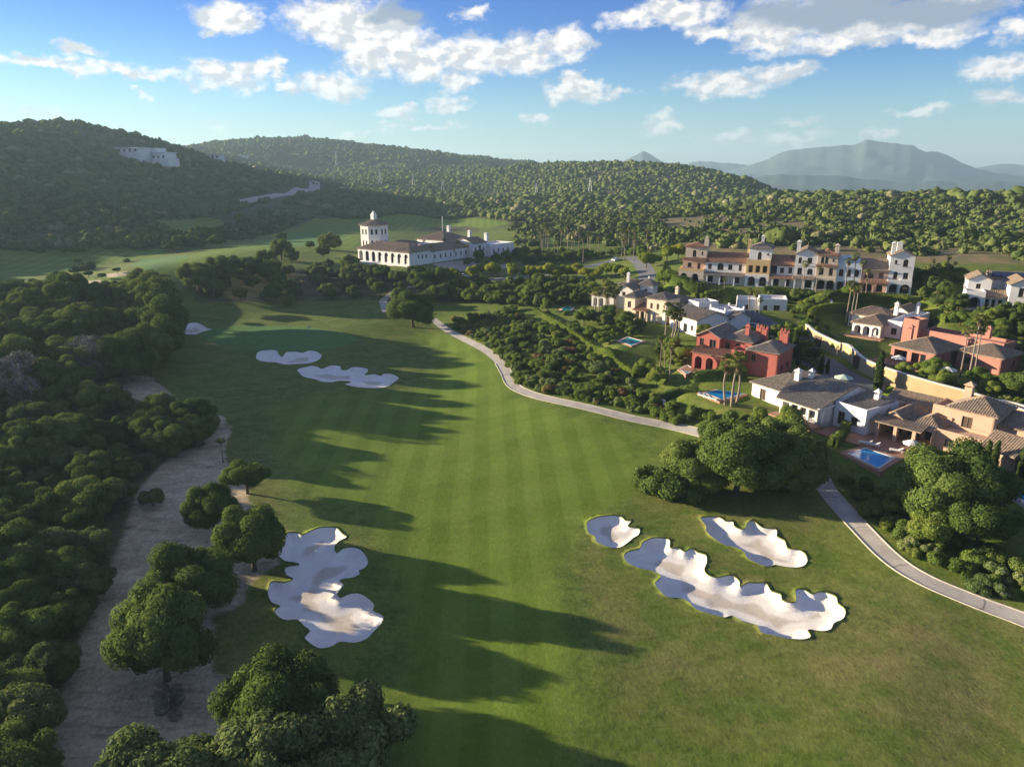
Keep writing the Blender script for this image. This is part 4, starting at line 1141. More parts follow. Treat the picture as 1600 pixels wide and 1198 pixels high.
T_GREY = mat_tile('tile_weathered', (0.15, 0.13, 0.105), (0.33, 0.27, 0.20), (0.225, 0.20, 0.165))
T_RED = mat_tile('tile_red', (0.20, 0.105, 0.065), (0.36, 0.19, 0.11), (0.24, 0.165, 0.115))

def wall_panel(V, F, o, ux, nin, L, z0, z1, holes, t):
    """wall face with real openings: o origin, ux along, nin inward; holes = (u, z, w, h, arch)"""
    outer = [(0, z0), (L, z0), (L, z1), (0, z1)]
    loops = [outer]
    for u, z, w, h, arch in holes:
        if arch:
            r = w / 2; pts = [(u - r, z), (u + r, z)]
            for k in range(9):
                a = math.pi * k / 8; pts.append((u + r * math.cos(a), z + h - r + r * math.sin(a)))
            loops.append(pts)
        else: loops.append([(u - w / 2, z), (u + w / 2, z), (u + w / 2, z + h), (u - w / 2, z + h)])
    flat = [p for l in loops for p in l]
    tris = tessellate_polygon([[Vector((a, b, 0)) for a, b in l] for l in loops])
    b0 = len(V)
    for a, b in flat: V.append((o[0] + ux[0] * a, o[1] + ux[1] * a, b))
    nf = len(flat)
    for tr in tris: F.append(tuple(b0 + i for i in tr))
    k = len(outer)
    for l in loops[1:]:
        b1 = len(V)
        for a, b in l: V.append((o[0] + ux[0] * a + nin[0] * t, o[1] + ux[1] * a + nin[1] * t, b))
        n = len(l)
        for i in range(n):
            j = (i + 1) % n
            F.append((b0 + k + i, b0 + k + j, b1 + j, b1 + i))
        k += n
def quad_box(V, F, x0, x1, y0, y1, z0, z1, skip=''):
    b = len(V)
    V += [(x0, y0, z0), (x1, y0, z0), (x1, y1, z0), (x0, y1, z0), (x0, y0, z1), (x1, y0, z1), (x1, y1, z1), (x0, y1, z1)]
    for nm, f in (('B', (0, 3, 2, 1)), ('t', (4, 5, 6, 7)), ('f', (0, 1, 5, 4)), ('r', (1, 2, 6, 5)), ('b', (2, 3, 7, 6)), ('l', (3, 0, 4, 7))):
        if nm not in skip: F.append(tuple(b + i for i in f))
class House:
    def __init__(s, name, label, cat, p1, p2, zb, group=None, wall=None, roof=None, skirt=2.5, yaw=None, pos=None):
        if pos is None:
            a = Vector(gz(p1[0], p1[1], zb)); b = Vector(gz(p2[0], p2[1], zb)); d = b - a
            s.len = d.length; yw = math.atan2(d.y, d.x)
        else: a = Vector(pos); yw = 0; s.len = 10
        if yaw is not None: yw = R(yaw)
        s.root = empty(name, a, yw); tag(s.root, label, cat, group)
        s.wall, s.roof, s.sk = wall or S_WHITE, roof or T_BROWN, skirt
        s.a, s.yaw = a, yw
        s.ux = Vector((math.cos(yw), math.sin(yw))); s.uy = Vector((-math.sin(yw), math.cos(yw)))
    def loc(s, px, py, z):
        q = Vector(gz(px, py, s.a.z + z)) - s.a; q = Vector((q.x, q.y))
        return q.dot(s.ux), q.dot(s.uy)
    def xat(s, px, y=0.0):
        """local x where the photo column px crosses the line at depth y"""
        lo, hi = -80.0, 140.0
        for _ in range(50):
            m = (lo + hi) / 2; w = Vector((s.a.x, s.a.y)) + s.ux * m + s.uy * y
            dep = w.y * PC - (s.a.z + 3 - CAMZ) * PS
            if 800 + FPX * w.x / max(dep, 1) < px: lo = m
            else: hi = m
        return lo
    def mk(s, name, V, F, mat, parent=None, smooth=False):
        o = obj(name, mesh_np(name, V, F, mat, smooth), parent or s.root)
        return o
    def vol(s, x0, x1, y0, y1, z1, z0=None, mat=None, ops=(), deep=None, name='wall', frame=None, top=True):
        """a block of masonry. ops: (side, u, z, w, h, kind) kind w window, W arched window, a open arch, o open bay, d door"""
        z0 = -s.sk if z0 is None else z0; mat = mat or s.wall; t = .22
        V, F = [], []; sides = {q[0] for q in ops}
        i = {k: (t if k in sides else 0) for k in 'fblr'}
        if deep: i[deep[0]] = deep[1]
        quad_box(V, F, x0 + i['l'], x1 - i['r'], y0 + i['f'], y1 - i['b'], z0, z1)
        fr = {'f': ((x0, y0), (1, 0), (0, 1), x1 - x0), 'b': ((x1, y1), (-1, 0), (0, -1), x1 - x0), 'l': ((x0, y1), (0, -1), (1, 0), y1 - y0), 'r': ((x1, y0), (0, 1), (-1, 0), y1 - y0)}
        for k in sides:
            o, ux, nin, L = fr[k]
            wall_panel(V, F, o, ux, nin, L, z0, z1, [(u, z, w, h, kd in 'aW') for sd, u, z, w, h, kd in ops if sd == k], .3 if deep and deep[0] == k else t)
            # close the gap between panel and body at the sides and top
            dd = i[k]
            for (ua, ub) in ((0, .28), (L - .28, L)) if (deep and deep[0] == k) else ():
                P = [(o[0] + ux[0] * u_ + nin[0] * n_, o[1] + ux[1] * u_ + nin[1] * n_) for u_, n_ in ((ua, .003), (ub, .003), (ub, dd), (ua, dd))]
                b = len(V); V += [(p[0], p[1], z0) for p in P] + [(p[0], p[1], z1 - .003) for p in P]
                F += [(b, b + 1, b + 5, b + 4), (b + 1, b + 2, b + 6, b + 5), (b + 2, b + 3, b + 7, b + 6), (b + 3, b, b + 4, b + 7), (b + 4, b + 5, b + 6, b + 7)]
            P = [(o[0] + nin[0] * 0, o[1] + nin[1] * 0), (o[0] + ux[0] * L, o[1] + ux[1] * L), (o[0] + ux[0] * L + nin[0] * dd, o[1] + ux[1] * L + nin[1] * dd), (o[0] + nin[0] * dd, o[1] + nin[1] * dd)]
            b = len(V); V += [(p[0], p[1], z1 + .002) for p in P]; F.append((b, b + 1, b + 2, b + 3))
            if not (deep and deep[0] == k):      # thin sides
                for q0, q1 in ((0, 3), (1, 2)):
                    b = len(V); V += [(P[q0][0], P[q0][1], z0), (P[q1][0], P[q1][1], z0), (P[q1][0], P[q1][1], z1), (P[q0][0], P[q0][1], z1)]; F.append((b, b + 1, b + 2, b + 3))
            else:
                b = len(V); V += [(p[0], p[1], .02) for p in P]; F.append((b, b + 1, b + 2, b + 3))
            for sd, u, z, w, h, kd in ops:
                if sd != k: continue
                if kd in 'ao':                   # glazed door on the back wall of the arcade
                    db = dd - .03
                    q = [(o[0] + ux[0] * a_ + nin[0] * db, o[1] + ux[1] * a_ + nin[1] * db, zz) for a_, zz in ((u - w * .42, z + .05), (u + w * .42, z + .05), (u + w * .42, z + h * .86), (u - w * .42, z + h * .86))]
                    s.mk('glazed_door', q, [(0, 1, 2, 3)], M_GLASS); continue
                s.window(o, ux, nin, u, z, w, h, kd, t)
        return s.mk(name, V, F, mat)
    def window(s, o, ux, nin, u, z, w, h, kd, t):
        def P(a, d, zz): return (o[0] + ux[0] * a + nin[0] * d, o[1] + ux[1] * a + nin[1] * d, zz)
        nm = 'door' if kd == 'd' else 'window'
        V, F = [], []
        def bar(a0, a1, b0, b1, d0=.08, d1=.15):
            b = len(V)
            V.extend([P(a0, d0, b0), P(a1, d0, b0), P(a1, d0, b1), P(a0, d0, b1), P(a0, d1, b0), P(a1, d1, b0), P(a1, d1, b1), P(a0, d1, b1)])
            F.extend([(b, b + 1, b + 2, b + 3), (b, b + 4, b + 5, b + 1), (b + 1, b + 5, b + 6, b + 2), (b + 2, b + 6, b + 7, b + 3), (b + 3, b + 7, b + 4, b)])
        f = .09
        bar(u - w / 2, u - w / 2 + f, z, z + h); bar(u + w / 2 - f, u + w / 2, z, z + h); bar(u - w / 2 + f, u + w / 2 - f, z, z + f); bar(u - w / 2 + f, u + w / 2 - f, z + h - f, z + h); bar(u - f / 2, u + f / 2, z + f, z + h - f)
        if kd != 'd': bar(u - w / 2 - .1, u + w / 2 + .1, z - .1, z - .003, -.08, .1)
        fo = s.mk(nm, V, F, M_FRAME)
        V2 = [P(u - w / 2, .16, z), P(u + w / 2, .16, z), P(u + w / 2, .16, z + h), P(u - w / 2, .16, z + h)]
        s.mk('pane', V2, [(0, 1, 2, 3)], M_WOOD if kd == 'd' else M_GLASS, fo)
    def planes(s, polys, mat=None, name='roof', rib=.36, th=.16):
        """tiled roof from sloping polygons (first two points on the eave)"""
        mat = mat or s.roof
        V, F = [], []; RV, RF = [], []
        for P in polys:
            P = [Vector(p) for p in P]; n = len(P); b = len(V)
            V += [tuple(p) for p in P] + [(p.x, p.y, p.z - th) for p in P]
            F.append(tuple(range(b, b + n))); F.append(tuple(range(b + 2 * n - 1, b + n - 1, -1)))
            for i in range(n):
                j = (i + 1) % n; F.append((b + i, b + n + i, b + n + j, b + j))
            e = (P[1] - P[0]); Le = e.length; e.normalize()
            nr = e.cross(P[-1] - P[0]).normalized()
            if nr.z < 0: nr = -nr
            vdir = nr.cross(e).normalized()
            uv = [((p - P[0]).dot(e), (p - P[0]).dot(vdir)) for p in P]
            u0, u1 = min(q[0] for q in uv), max(q[0] for q in uv)
            u = u0 + rib * .5
            while u < u1:
                vsx = []
                for i in range(n):
                    (a, c), (a2, c2) = uv[i], uv[(i + 1) % n]
                    if (a - u) * (a2 - u) < 0: vsx.append(c + (c2 - c) * (u - a) / (a2 - a))
                if len(vsx) >= 2:
                    v0, v1 = min(vsx), max(vsx)
                    if v1 - v0 > .3:
                        s0 = P[0] + e * u + vdir * v0; s1 = P[0] + e * u + vdir * v1
                        w, h = rib * .3, rib * .22
                        bb = len(RV)
                        for q in (s0, s1):
                            RV += [tuple(q - e * w - nr * .01), tuple(q - e * w * .45 + nr * h), tuple(q + e * w * .45 + nr * h), tuple(q + e * w - nr * .01)]
                        RF += [(bb, bb + 1, bb + 5, bb + 4), (bb + 1, bb + 2, bb + 6, bb + 5), (bb + 2, bb + 3, bb + 7, bb + 6), (bb, bb + 3, bb + 2, bb + 1), (bb + 4, bb + 5, bb + 6, bb + 7)]
                u += rib
        ro = s.mk(name, V, F, mat)
        if RF: tag(s.mk('tile_rows', RV, RF, mat, ro), kind='stuff')
        return ro
    def hip(s, x0, x1, y0, y1, z, h, oh=.45, mat=None):
        x0 -= oh; x1 += oh; y0 -= oh; y1 += oh; w, d = x1 - x0, y1 - y0
        A, B, C, D = (x0, y0, z), (x1, y0, z), (x1, y1, z), (x0, y1, z)
        if w >= d:
            r0, r1 = (x0 + d / 2, (y0 + y1) / 2, z + h), (x1 - d / 2 + .001, (y0 + y1) / 2, z + h)
            pl = [(A, B, r1, r0), (B, C, r1), (C, D, r0, r1), (D, A, r0)]
        else:
            r0, r1 = ((x0 + x1) / 2, y0 + w / 2, z + h), ((x0 + x1) / 2, y1 - w / 2 + .001, z + h)
            pl = [(A, B, r0), (B, C, r1, r0), (C, D, r1), (D, A, r0, r1)]
        return s.planes(pl, mat)
    def gable(s, x0, x1, y0, y1, z, h, axis='x', oh=.35, mat=None, gmat=None, split=.5):
        """axis: direction of the ridge"""
        gm = gmat or s.wall
        if axis == 'x':
            ym = y0 + (y1 - y0) * split; g = h / ((y1 - y0) * split)
            ro = s.planes([((x0 - oh, y0 - oh, z - oh * g), (x1 + oh, y0 - oh, z - oh * g), (x1 + oh, ym, z + h), (x0 - oh, ym, z + h)), ((x1 + oh, y1 + oh, z - oh * g), (x0 - oh, y1 + oh, z - oh * g), (x0 - oh, ym, z + h), (x1 + oh, ym, z + h))], mat)
            V = [(x0, y0, z - .01), (x0, y1, z - .01), (x0, ym, z + h - .17), (x1, y0, z - .01), (x1, y1, z - .01), (x1, ym, z + h - .17)]
        else:
            xm = x0 + (x1 - x0) * split; g = h / ((x1 - x0) * split)
            ro = s.planes([((x0 - oh, y1 + oh, z - oh * g), (x0 - oh, y0 - oh, z - oh * g), (xm, y0 - oh, z + h), (xm, y1 + oh, z + h)), ((x1 + oh, y0 - oh, z - oh * g), (x1 + oh, y1 + oh, z - oh * g), (xm, y1 + oh, z + h), (xm, y0 - oh, z + h))], mat)
            V = [(x0, y0, z - .01), (x1, y0, z - .01), (xm, y0, z + h - .17), (x0, y1, z - .01), (x1, y1, z - .01), (xm, y1, z + h - .17)]
        s.mk('gable_wall', V[:3], [(0, 1, 2)], gm); s.mk('gable_wall', V[3:], [(0, 2, 1)], gm)
        return ro
    def shed(s, x0, x1, y0, y1, z0, z1, low='f', oh=.3, mat=None):
        if low == 'f': P = ((x0 - oh, y0 - oh, z0), (x1 + oh, y0 - oh, z0), (x1 + oh, y1, z1), (x0 - oh, y1, z1))
        elif low == 'l': P = ((x0 - oh, y1 + oh, z0), (x0 - oh, y0 - oh, z0), (x1, y0 - oh, z1), (x1, y1 + oh, z1))
        elif low == 'r': P = ((x1 + oh, y0 - oh, z0), (x1 + oh, y1 + oh, z0), (x0, y1 + oh, z1), (x0, y0 - oh, z1))
        else: P = ((x1 + oh, y1 + oh, z0), (x0 - oh, y1 + oh, z0), (x0 - oh, y0, z1), (x1 + oh, y0, z1))
        return s.planes([P], mat)
    def parapet(s, x0, x1, y0, y1, z, h=.6, t=.25, mat=None):
        V, F = [], []
        quad_box(V, F, x0, x1, y0, y0 + t, z + .004, z + h); quad_box(V, F, x0, x1, y1 - t, y1, z + .004, z + h)
        quad_box(V, F, x0, x0 + t, y0 + t, y1 - t, z + .004, z + h - .01); quad_box(V, F, x1 - t, x1, y0 + t, y1 - t, z + .004, z + h - .01)
        return s.mk('parapet', V, F, mat or s.wall)
    def block(s, name, x0, x1, y0, y1, z0, z1, mat=None, parent=None):
        V, F = [], []; quad_box(V, F, x0, x1, y0, y1, z0, z1)
        return s.mk(name, V, F, mat or s.wall, parent)
    def chimney(s, x, y, z0, z1, w=.8, mat=None):
        c = s.block('chimney', x - w / 2, x + w / 2, y - w / 2, y + w / 2, z0, z1, mat)
        V, F = [], []
        quad_box(V, F, x - w * .65, x + w * .65, y - w * .65, y + w * .65, z1 + .3, z1 + .42)
        for sx in (-1, 1):
            for sy in (-1, 1): quad_box(V, F, x + sx * w * .38 - .07, x + sx * w * .38 + .07, y + sy * w * .38 - .07, y + sy * w * .38 + .07, z1, z1 + .297)
        b = len(V); q = w * .6
        V += [(x - q, y - q, z1 + .424), (x + q, y - q, z1 + .424), (x + q, y + q, z1 + .424), (x - q, y + q, z1 + .424), (x, y, z1 + .95)]
        F += [(b, b + 1, b + 4), (b + 1, b + 2, b + 4), (b + 2, b + 3, b + 4), (b + 3, b, b + 4)]
        s.mk('chimney_cap', V, F, mat or s.wall, c)
    def columns(s, pts, h, r=.2, mat=None):
        for x, y in pts:
            V, F = [], []
            quad_box(V, F, x - r, x + r, y - r, y + r, -.3, h); quad_box(V, F, x - r * 1.35, x + r * 1.35, y - r * 1.35, y + r * 1.35, h + .002, h + .22); quad_box(V, F, x - r * 1.35, x + r * 1.35, y - r * 1.35, y + r * 1.35, -.31, .2)
            s.mk('column', V, F, mat or s.wall)
    def terrace(s, x0, x1, y0, y1, z=.12, mat=None):
        return s.block('terrace', x0, x1, y0, y1, -s.sk, z, mat or M_TILEPAT)

# white villa above the cart path
h = House('white_villa', 'long low white villa with weathered hip roof and colonnaded porch above the big trees', 'house', (1217, 645), (1273, 664), 4.8, wall=S_WHITE, roof=T_GREY)
h.vol(0, 7.6, 0, 10.2, 2.9, ops=[('f', u, .15, 1.35, 2.2, 'o') for u in (1.2, 3.0, 4.8, 6.5)] + [('r', 1.3, .15, 1.2, 2.2, 'o'), ('r', 5.2, .1, 1.1, 2.2, 'd'), ('r', 7.6, .6, 1.2, 1.5, 'W')], deep=('f', 2.4))
h.terrace(-.6, 8.4, -2.2, 0)
h.planes([((-.5, -.6, 2.85), (8.0, -.6, 2.85), (8.0, 9.6, 5.6), (-4.9, 9.6, 5.6)), ((8.0, 13.2, 4.4), (-4.9, 13.2, 4.4), (-4.9, 9.6, 5.6), (8.0, 9.6, 5.6)), ((-4.9, 13.2, 4.4), (-4.9, 13.0, 4.3), (-.5, -.6, 2.85), (-4.9, 9.6, 5.6))][:2])
h.mk('gable_wall', [(7.55, 0, 2.89), (7.55, 10.2, 2.89), (7.55, 12.6, 4.3), (7.55, 9.6, 5.4)], [(0, 1, 2, 3)], S_WHITE)
h.block('ridge_wall', 7.7, 8.05, -.4, 9.4, 2.9, 3.05, S_WHITE)
h.vol(-9, -.3, 3.2, 9.5, 2.95, ops=[('f', 2.6, .1, 1.3, 2.1, 'd'), ('l', 2.5, .8, 1.2, 1.3, 'w')])
h.hip(-9, 1.5, 3.2, 11.8, 2.95, 2.1)
h.chimney(-1.6, 6.2, 3.2, 6.0, .9); h.chimney(-.2, 8.0, 3.4, 6.0, .7)
h.vol(7.9, 13.6, 3.8, 12.5, 3.3, ops=[('f', 1.4, .1, 1.2, 2.2, 'd'), ('f', 3.8, .7, 1.2, 1.3, 'w')]); h.parapet(7.9, 13.6, 3.8, 12.5, 3.3, .5)
h.shed(8.3, 13.2, 4.4, 12.0, 3.45, 4.3, 'f'); h.chimney(11.4, 9.8, 3.4, 5.0, .8)

# orange villa with the pool
h = House('orange_villa', 'rambling orange stucco villa with tiled roofs and square tower beside a blue pool', 'house', (1330, 668), (1398, 712), 4.2, wall=S_ORANGE, roof=T_BROWN, yaw=-52)
h.vol(-1.5, 4.0, 3.2, 9.5, 3.1, ops=[('f', 1.3, .1, 1.5, 2.4, 'a'), ('f', 3.8, .7, 1.3, 1.3, 'w'), ('l', 2.4, .8, 1.2, 1.3, 'w')]); h.parapet(-1.5, 4.0, 3.2, 9.5, 3.1, .6)
h.block('awning', .2, 3.4, 5.2, 7.6, 3.3, 3.38, S_WHITE)
h.vol(4.0, 12.4, .8, 8.4, 3.0, ops=[('f', u, .05, 2.2, 2.4, 'o') for u in (1.5, 4.2, 6.9)], deep=('f', 3.0))
h.gable(4.0, 8.4, .8, 8.4, 3.0, 1.5, 'y'); h.hip(8.4, 12.4, 1.6, 8.4, 3.0, 1.2)
h.columns([(4.6, -.9), (7.4, -.9), (10.2, -.9)], 2.5, .25)
h.shed(3.9, 11.0, -1.2, .8, 2.75, 3.4)
h.terrace(-2.5, 13.5, -7.0, .8)
h.vol(1.0, 9.4, 9.5, 15.5, 3.3); h.gable(1.0, 9.4, 9.5, 15.5, 3.3, 1.5, 'x')
h.vol(12.2, 18.6, 5.2, 12.6, 5.9, ops=[('f', 2.8, 2.8, 1.5, 2.1, 'd'), ('f', .9, 3.6, .4, .6, 'w'), ('r', 1.8, 3.0, .9, 1.2, 'w'), ('r', 4.0, 3.0, .9, 1.2, 'w'), ('r', 6.0, 3.0, .9, 1.2, 'w')])
h.hip(12.2, 18.6, 5.2, 12.6, 5.9, 1.7)
h.vol(9.6, 12.2, 6.0, 11.0, 5.0); h.parapet(9.6, 12.2, 6.0, 11.0, 5.0, .5); h.chimney(12.8, 10.5, 5.6, 8.2, 1.1)
h.vol(12.4, 20.0, 1.2, 5.2, 2.7, ops=[('f', 2.0, .6, 1.2, 1.3, 'w'), ('f', 5.0, .1, 1.2, 2.1, 'd')]); h.parapet(12.4, 20.0, 1.2, 5.2, 2.7, .5)
h.vol(18.6, 24.0, 7.0, 13.0, 4.2, ops=[('f', 2.5, 1.6, 1.2, 1.3, 'w')]); h.shed(18.6, 24.0, 7.0, 13.0, 4.3, 5.4, 'f')
h = House('garden_lodge', 'small orange lodge with striped barrel tile roof behind the cypresses', 'house', (1528, 725), (1577, 742), 4.0, wall=S_ORANGE, roof=T_BROWN)
L = h.len
h.vol(0, L, 0, 6.5, 3.0, ops=[('r', 1.5, .1, 1.0, 2.1, 'd'), ('f', 2.0, .9, 1.1, 1.2, 'w')]); h.gable(0, L, 0, 6.5, 3.0, 1.8, 'x')

# red villa
h = House('red_villa', 'tall deep red villa with three-arched arcade and spiky chimneys', 'house', (1080, 575), (1122, 583), 6.3, wall=S_RED, roof=T_GREY, yaw=-38)
h.vol(0, 7.6, 0, 4.5, 3.5, ops=[('f', u, .05, 1.5, 2.7, 'a') for u in (1.4, 3.8, 6.2)] + [('l', 2.2, .05, 1.4, 2.6, 'a')], deep=('f', 2.4))
h.shed(0, 7.6, 0, 3.4, 3.55, 4.3, 'f', mat=T_RED)
h.terrace(-1.2, 9.5, -3.0, 0)
h.vol(-.6, 4.4, 3.0, 12.5, 6.6, ops=[('f', 1.2, 4.5, .9, 1.4, 'w'), ('f', 3.6, 4.2, 1.4, 1.7, 'w'), ('l', 3, 4.3, .9, 1.4, 'w'), ('l', 6.5, 4.3, .9, 1.4, 'w')])
h.gable(-.6, 4.4, 3.0, 12.5, 6.6, 1.3, 'y')
h.vol(4.4, 10.6, 4.4, 12.5, 6.2, ops=[('f', 1.2, 4.0, 1.0, 1.5, 'w'), ('f', 3.4, 4.0, 1.0, 1.5, 'w'), ('f', 5.2, 4.0, .7, 1.2, 'w')]); h.hip(4.4, 10.6, 4.4, 12.5, 6.2, 1.5)
h.vol(10.6, 16.6, 2.4, 11.5, 5.2, ops=[('r', 3, 1.0, 1.2, 1.3, 'w'), ('r', 6.4, 1.0, 1.2, 1.3, 'w'), ('f', 1.2, 3.0, .9, 1.3, 'w')]); h.hip(10.6, 16.6, 2.4, 11.5, 5.2, 1.3)
h.vol(7.8, 10.6, .8, 4.4, 4.6, ops=[('f', 1.3, 2.6, .8, 1.1, 'w')]); h.parapet(7.8, 10.6, .8, 4.4, 4.6, .4)
for cx, cy in ((9.6, 10.8), (11.2, 9.6), (14.8, 9.8), (15.8, 8.6)):
    c = h.block('chimney', cx - .5, cx + .5, cy - .5, cy + .5, 5.0, 8.0)
    V, F = [], []
    for sx, sy in ((-.36, -.36), (.36, -.36), (.36, .36), (-.36, .36)):
        b = len(V); V += [(cx + sx - .13, cy + sy - .13, 8.003), (cx + sx + .13, cy + sy - .13, 8.003), (cx + sx + .13, cy + sy + .13, 8.003), (cx + sx - .13, cy + sy + .13, 8.003), (cx + sx, cy + sy, 8.9)]
        F += [(b, b + 1, b + 4), (b + 1, b + 2, b + 4), (b + 2, b + 3, b + 4), (b + 3, b, b + 4)]
    h.mk('chimney_spikes', V, F, S_RED, c)
h.chimney(8.8, 6.4, 5.6, 8.6, .8)

# cream villa with two towers
h = House('cream_villa', 'cream villa with two square towers and small columned porch', 'house', (974, 497), (1020, 508), 7.5, wall=S_CREAM, roof=T_GREY, yaw=-42)
h.vol(0, 3.4, 0, 8.0, 5.9, ops=[('f', 1.7, 3.2, 1.0, 1.6, 'w'), ('l', 3, 3.4, .9, 1.4, 'w'), ('f', 1.7, .6, 1.0, 1.6, 'w')]); h.hip(0, 3.4, 0, 8.0, 5.9, 1.2)
h.vol(3.4, 6.6, 2.2, 8.0, 3.0, ops=[('f', 1.6, .1, 1.6, 2.2, 'd')]); h.shed(3.4, 7.2, -.6, 4.0, 2.9, 4.2, 'f', mat=T_RED)
h.columns([(3.9, -.4), (5.4, -.4), (6.9, -.4)], 2.5, .17)
h.vol(6.6, 12.4, .6, 7.8, 6.3, ops=[('f', 1.5, 3.6, .7, 1.4, 'w'), ('f', 3.4, 3.6, .7, 1.4, 'w'), ('l', 4.5, 3.8, .9, 1.3, 'w')]); h.hip(6.6, 12.4, .6, 7.8, 6.3, 1.3)
h.vol(4, 13.5, 8, 16, 4.6, ops=[('r', 3, 1.5, 1, 1.3, 'w')]); h.hip(4, 13.5, 8, 16, 4.6, 1.5); h.chimney(9, 12, 5.2, 7.4, .8)
h.vol(12.4, 15.5, -1.0, 6.0, 3.2, ops=[('f', 1.5, .1, 1.3, 2.2, 'd')], mat=S_WHITE); h.parapet(12.4, 15.5, -1.0, 6.0, 3.2, .5, mat=S_WHITE)

# white villa behind the palm clump
h = House('palm_villa', 'white villa with grey tile roof and little blue-white tower behind a clump of palms', 'house', (924, 478), (975, 484), 7.8, wall=S_WHITE, roof=T_GREY, yaw=-32)
h.vol(0, 7.0, 0, 10, 3.4, ops=[('f', u, .1, 1.2, 2.5, 'a') for u in (1.2, 3.1, 5.0)], deep=('f', 2.0)); h.hip(0, 7.0, 0, 10, 3.4, 1.5)
h.vol(7.0, 12.0, 1.5, 10, 5.6, ops=[('f', 2.4, 3.4, 1, 1.3, 'w')]); h.gable(7.0, 12.0, 1.5, 10, 5.6, 1.3, 'y')
h.vol(4.0, 14.0, 10, 16, 5.4); h.hip(4.0, 14.0, 10, 16, 5.4, 1.5)
h.vol(12.0, 16.0, 6.5, 10.5, 6.4, ops=[('f', 2, 4.2, .8, 1.1, 'w'), ('l', 2, 4.2, .8, 1.1, 'w')], mat=S_BLUE); h.hip(12.0, 16.0, 6.5, 10.5, 6.4, 1.7); h.block('finial', 13.8, 14.2, 8.3, 8.7, 7.9, 8.7)
h.chimney(6.5, 11.2, 5.5, 8.2, .8)

# white villa with the big blank wall
h = House('blank_wall_villa', 'white villa with grey tile roof and long blank side wall behind the red villa', 'house', (1048, 512), (1062, 526), 7.8, wall=S_WHITE, roof=T_GREY, yaw=-68)
h.vol(0, 10.5, 0, 9.5, 3.9, ops=[('f', 2.5, .1, 1.6, 2.4, 'a'), ('f', 6.0, .1, 1.6, 2.4, 'a'), ('r', 7.5, .1, 2.6, 2.0, 'd'), ('f', 8.7, 1, .9, 1.3, 'w')])
h.gable(0, 10.5, 0, 9.5, 3.9, 1.6, 'x', split=.55)
h.vol(2.5, 8.5, 9.5, 15.5, 4.4, ops=[('r', 3.0, 2.0, .8, 1.0, 'w')]); h.parapet(2.5, 8.5, 9.5, 15.5, 4.4, .6)
h.gable(8.5, 10.8, 9.5, 15.5, 3.6, 1.5, 'x'); h.vol(8.5, 10.8, 9.5, 15.5, 3.6)
h.vol(-4.5, 0, 8.0, 14, 5.2, ops=[('r', 2.0, 3.2, .9, 1.2, 'w')]); h.parapet(-4.5, 0, 8.0, 14, 5.2, .7)
for px_, py_ in ((2.7, 9.7), (8.3, 9.7), (2.7, 15.3), (8.3, 15.3)): h.block('finial', px_ - .2, px_ + .2, py_ - .2, py_ + .2, 5.003, 5.7)

# small white annex below the terrace
h = House('white_annex', 'small flat-roofed white annex with a window and door below the terraced houses', 'house', (1150, 488), (1228, 492), 9.6, wall=S_WHITE)
L = h.len
h.vol(0, L * .45, 1.0, 7, 3.0, ops=[('f', 2.6, .8, .8, 1.2, 'w')]); h.parapet(0, L * .45, 1.0, 7, 3.0, .5)
h.vol(L * .45, L, 0, 7, 3.4, ops=[('f', 1.6, .1, 1.0, 2.1, 'd'), ('f', 4.4, .5, 1.5, 1.9, 'w')]); h.parapet(L * .45, L, 0, 7, 3.4, .6)
h.block('garden_wall', -5.0, 0, 2, 2.3, -2.5, 1.6)

# white L-shaped villa on the lawn
h = House('lawn_villa', 'low white villa with brown hip roofs and arched porch facing a lawn', 'house', (1330, 522), (1372, 530), 9.0, wall=S_WHITE, roof=T_BROWN, yaw=-48)
h.vol(0, 6.4, 0, 9.5, 3.0, ops=[('f', u, .1, 1.5, 2.3, 'a') for u in (1.2, 3.2, 5.2)] + [('r', 4.5, .8, 1.1, 1.2, 'w')], deep=('f', 2.2)); h.hip(0, 6.4, 0, 9.5, 3.0, 1.6)
h.terrace(-1, 7.5, -2.5, 0)
h.vol(-5, 4.5, 9.5, 17, 3.1); h.hip(-5, 4.5, 9.5, 17, 3.1, 1.8)
h.vol(6.4, 9.6, 3.2, 20, 3.4, ops=[('r', 4, 1.0, 1.2, 1.2, 'w'), ('f', 1.6, .8, 1.2, 1.4, 'w')]); h.parapet(6.4, 9.6, 3.2, 20, 3.4, .5)
h.vol(1.0, 6.4, 17, 24, 3.6, ops=[('r', 3, 1, 1, 1.3, 'w')]); h.gable(1.0, 6.4, 17, 24, 3.6, 1.4, 'y')
h.chimney(4.8, 12, 3.6, 6.0, .8); h.chimney(7.6, 17.5, 3.6, 5.6, .7)

# terracotta villa
h = House('terracotta_villa', 'terracotta villa with brown hip roof, shaded porch and square turret', 'house', (1390, 562), (1450, 582), 8.6, wall=S_TERRA, roof=T_BROWN, yaw=-58)
h.vol(0, 8.6, 0, 10.5, 3.1, ops=[('f', 2.0, .05, 2.6, 2.4, 'o'), ('f', 5.6, .05, 2.8, 2.4, 'o'), ('r', 2.4, .1, 2.0, 2.2, 'd'), ('r', 7, .9, 1.1, 1.2, 'w')], deep=('f', 3.0)); h.hip(0, 8.6, 0, 10.5, 3.1, 1.9)
h.terrace(-2, 10, -4, 0); h.chimney(-.4, 7.0, 3.4, 5.6, .8)
h.vol(9.5, 17.5, 6.5, 14.5, 3.2, ops=[('f', 2, .9, 1, 1.3, 'w'), ('r', 5.0, .9, 1.1, 1.3, 'w')]); h.hip(9.5, 17.5, 6.5, 14.5, 3.2, 1.7)
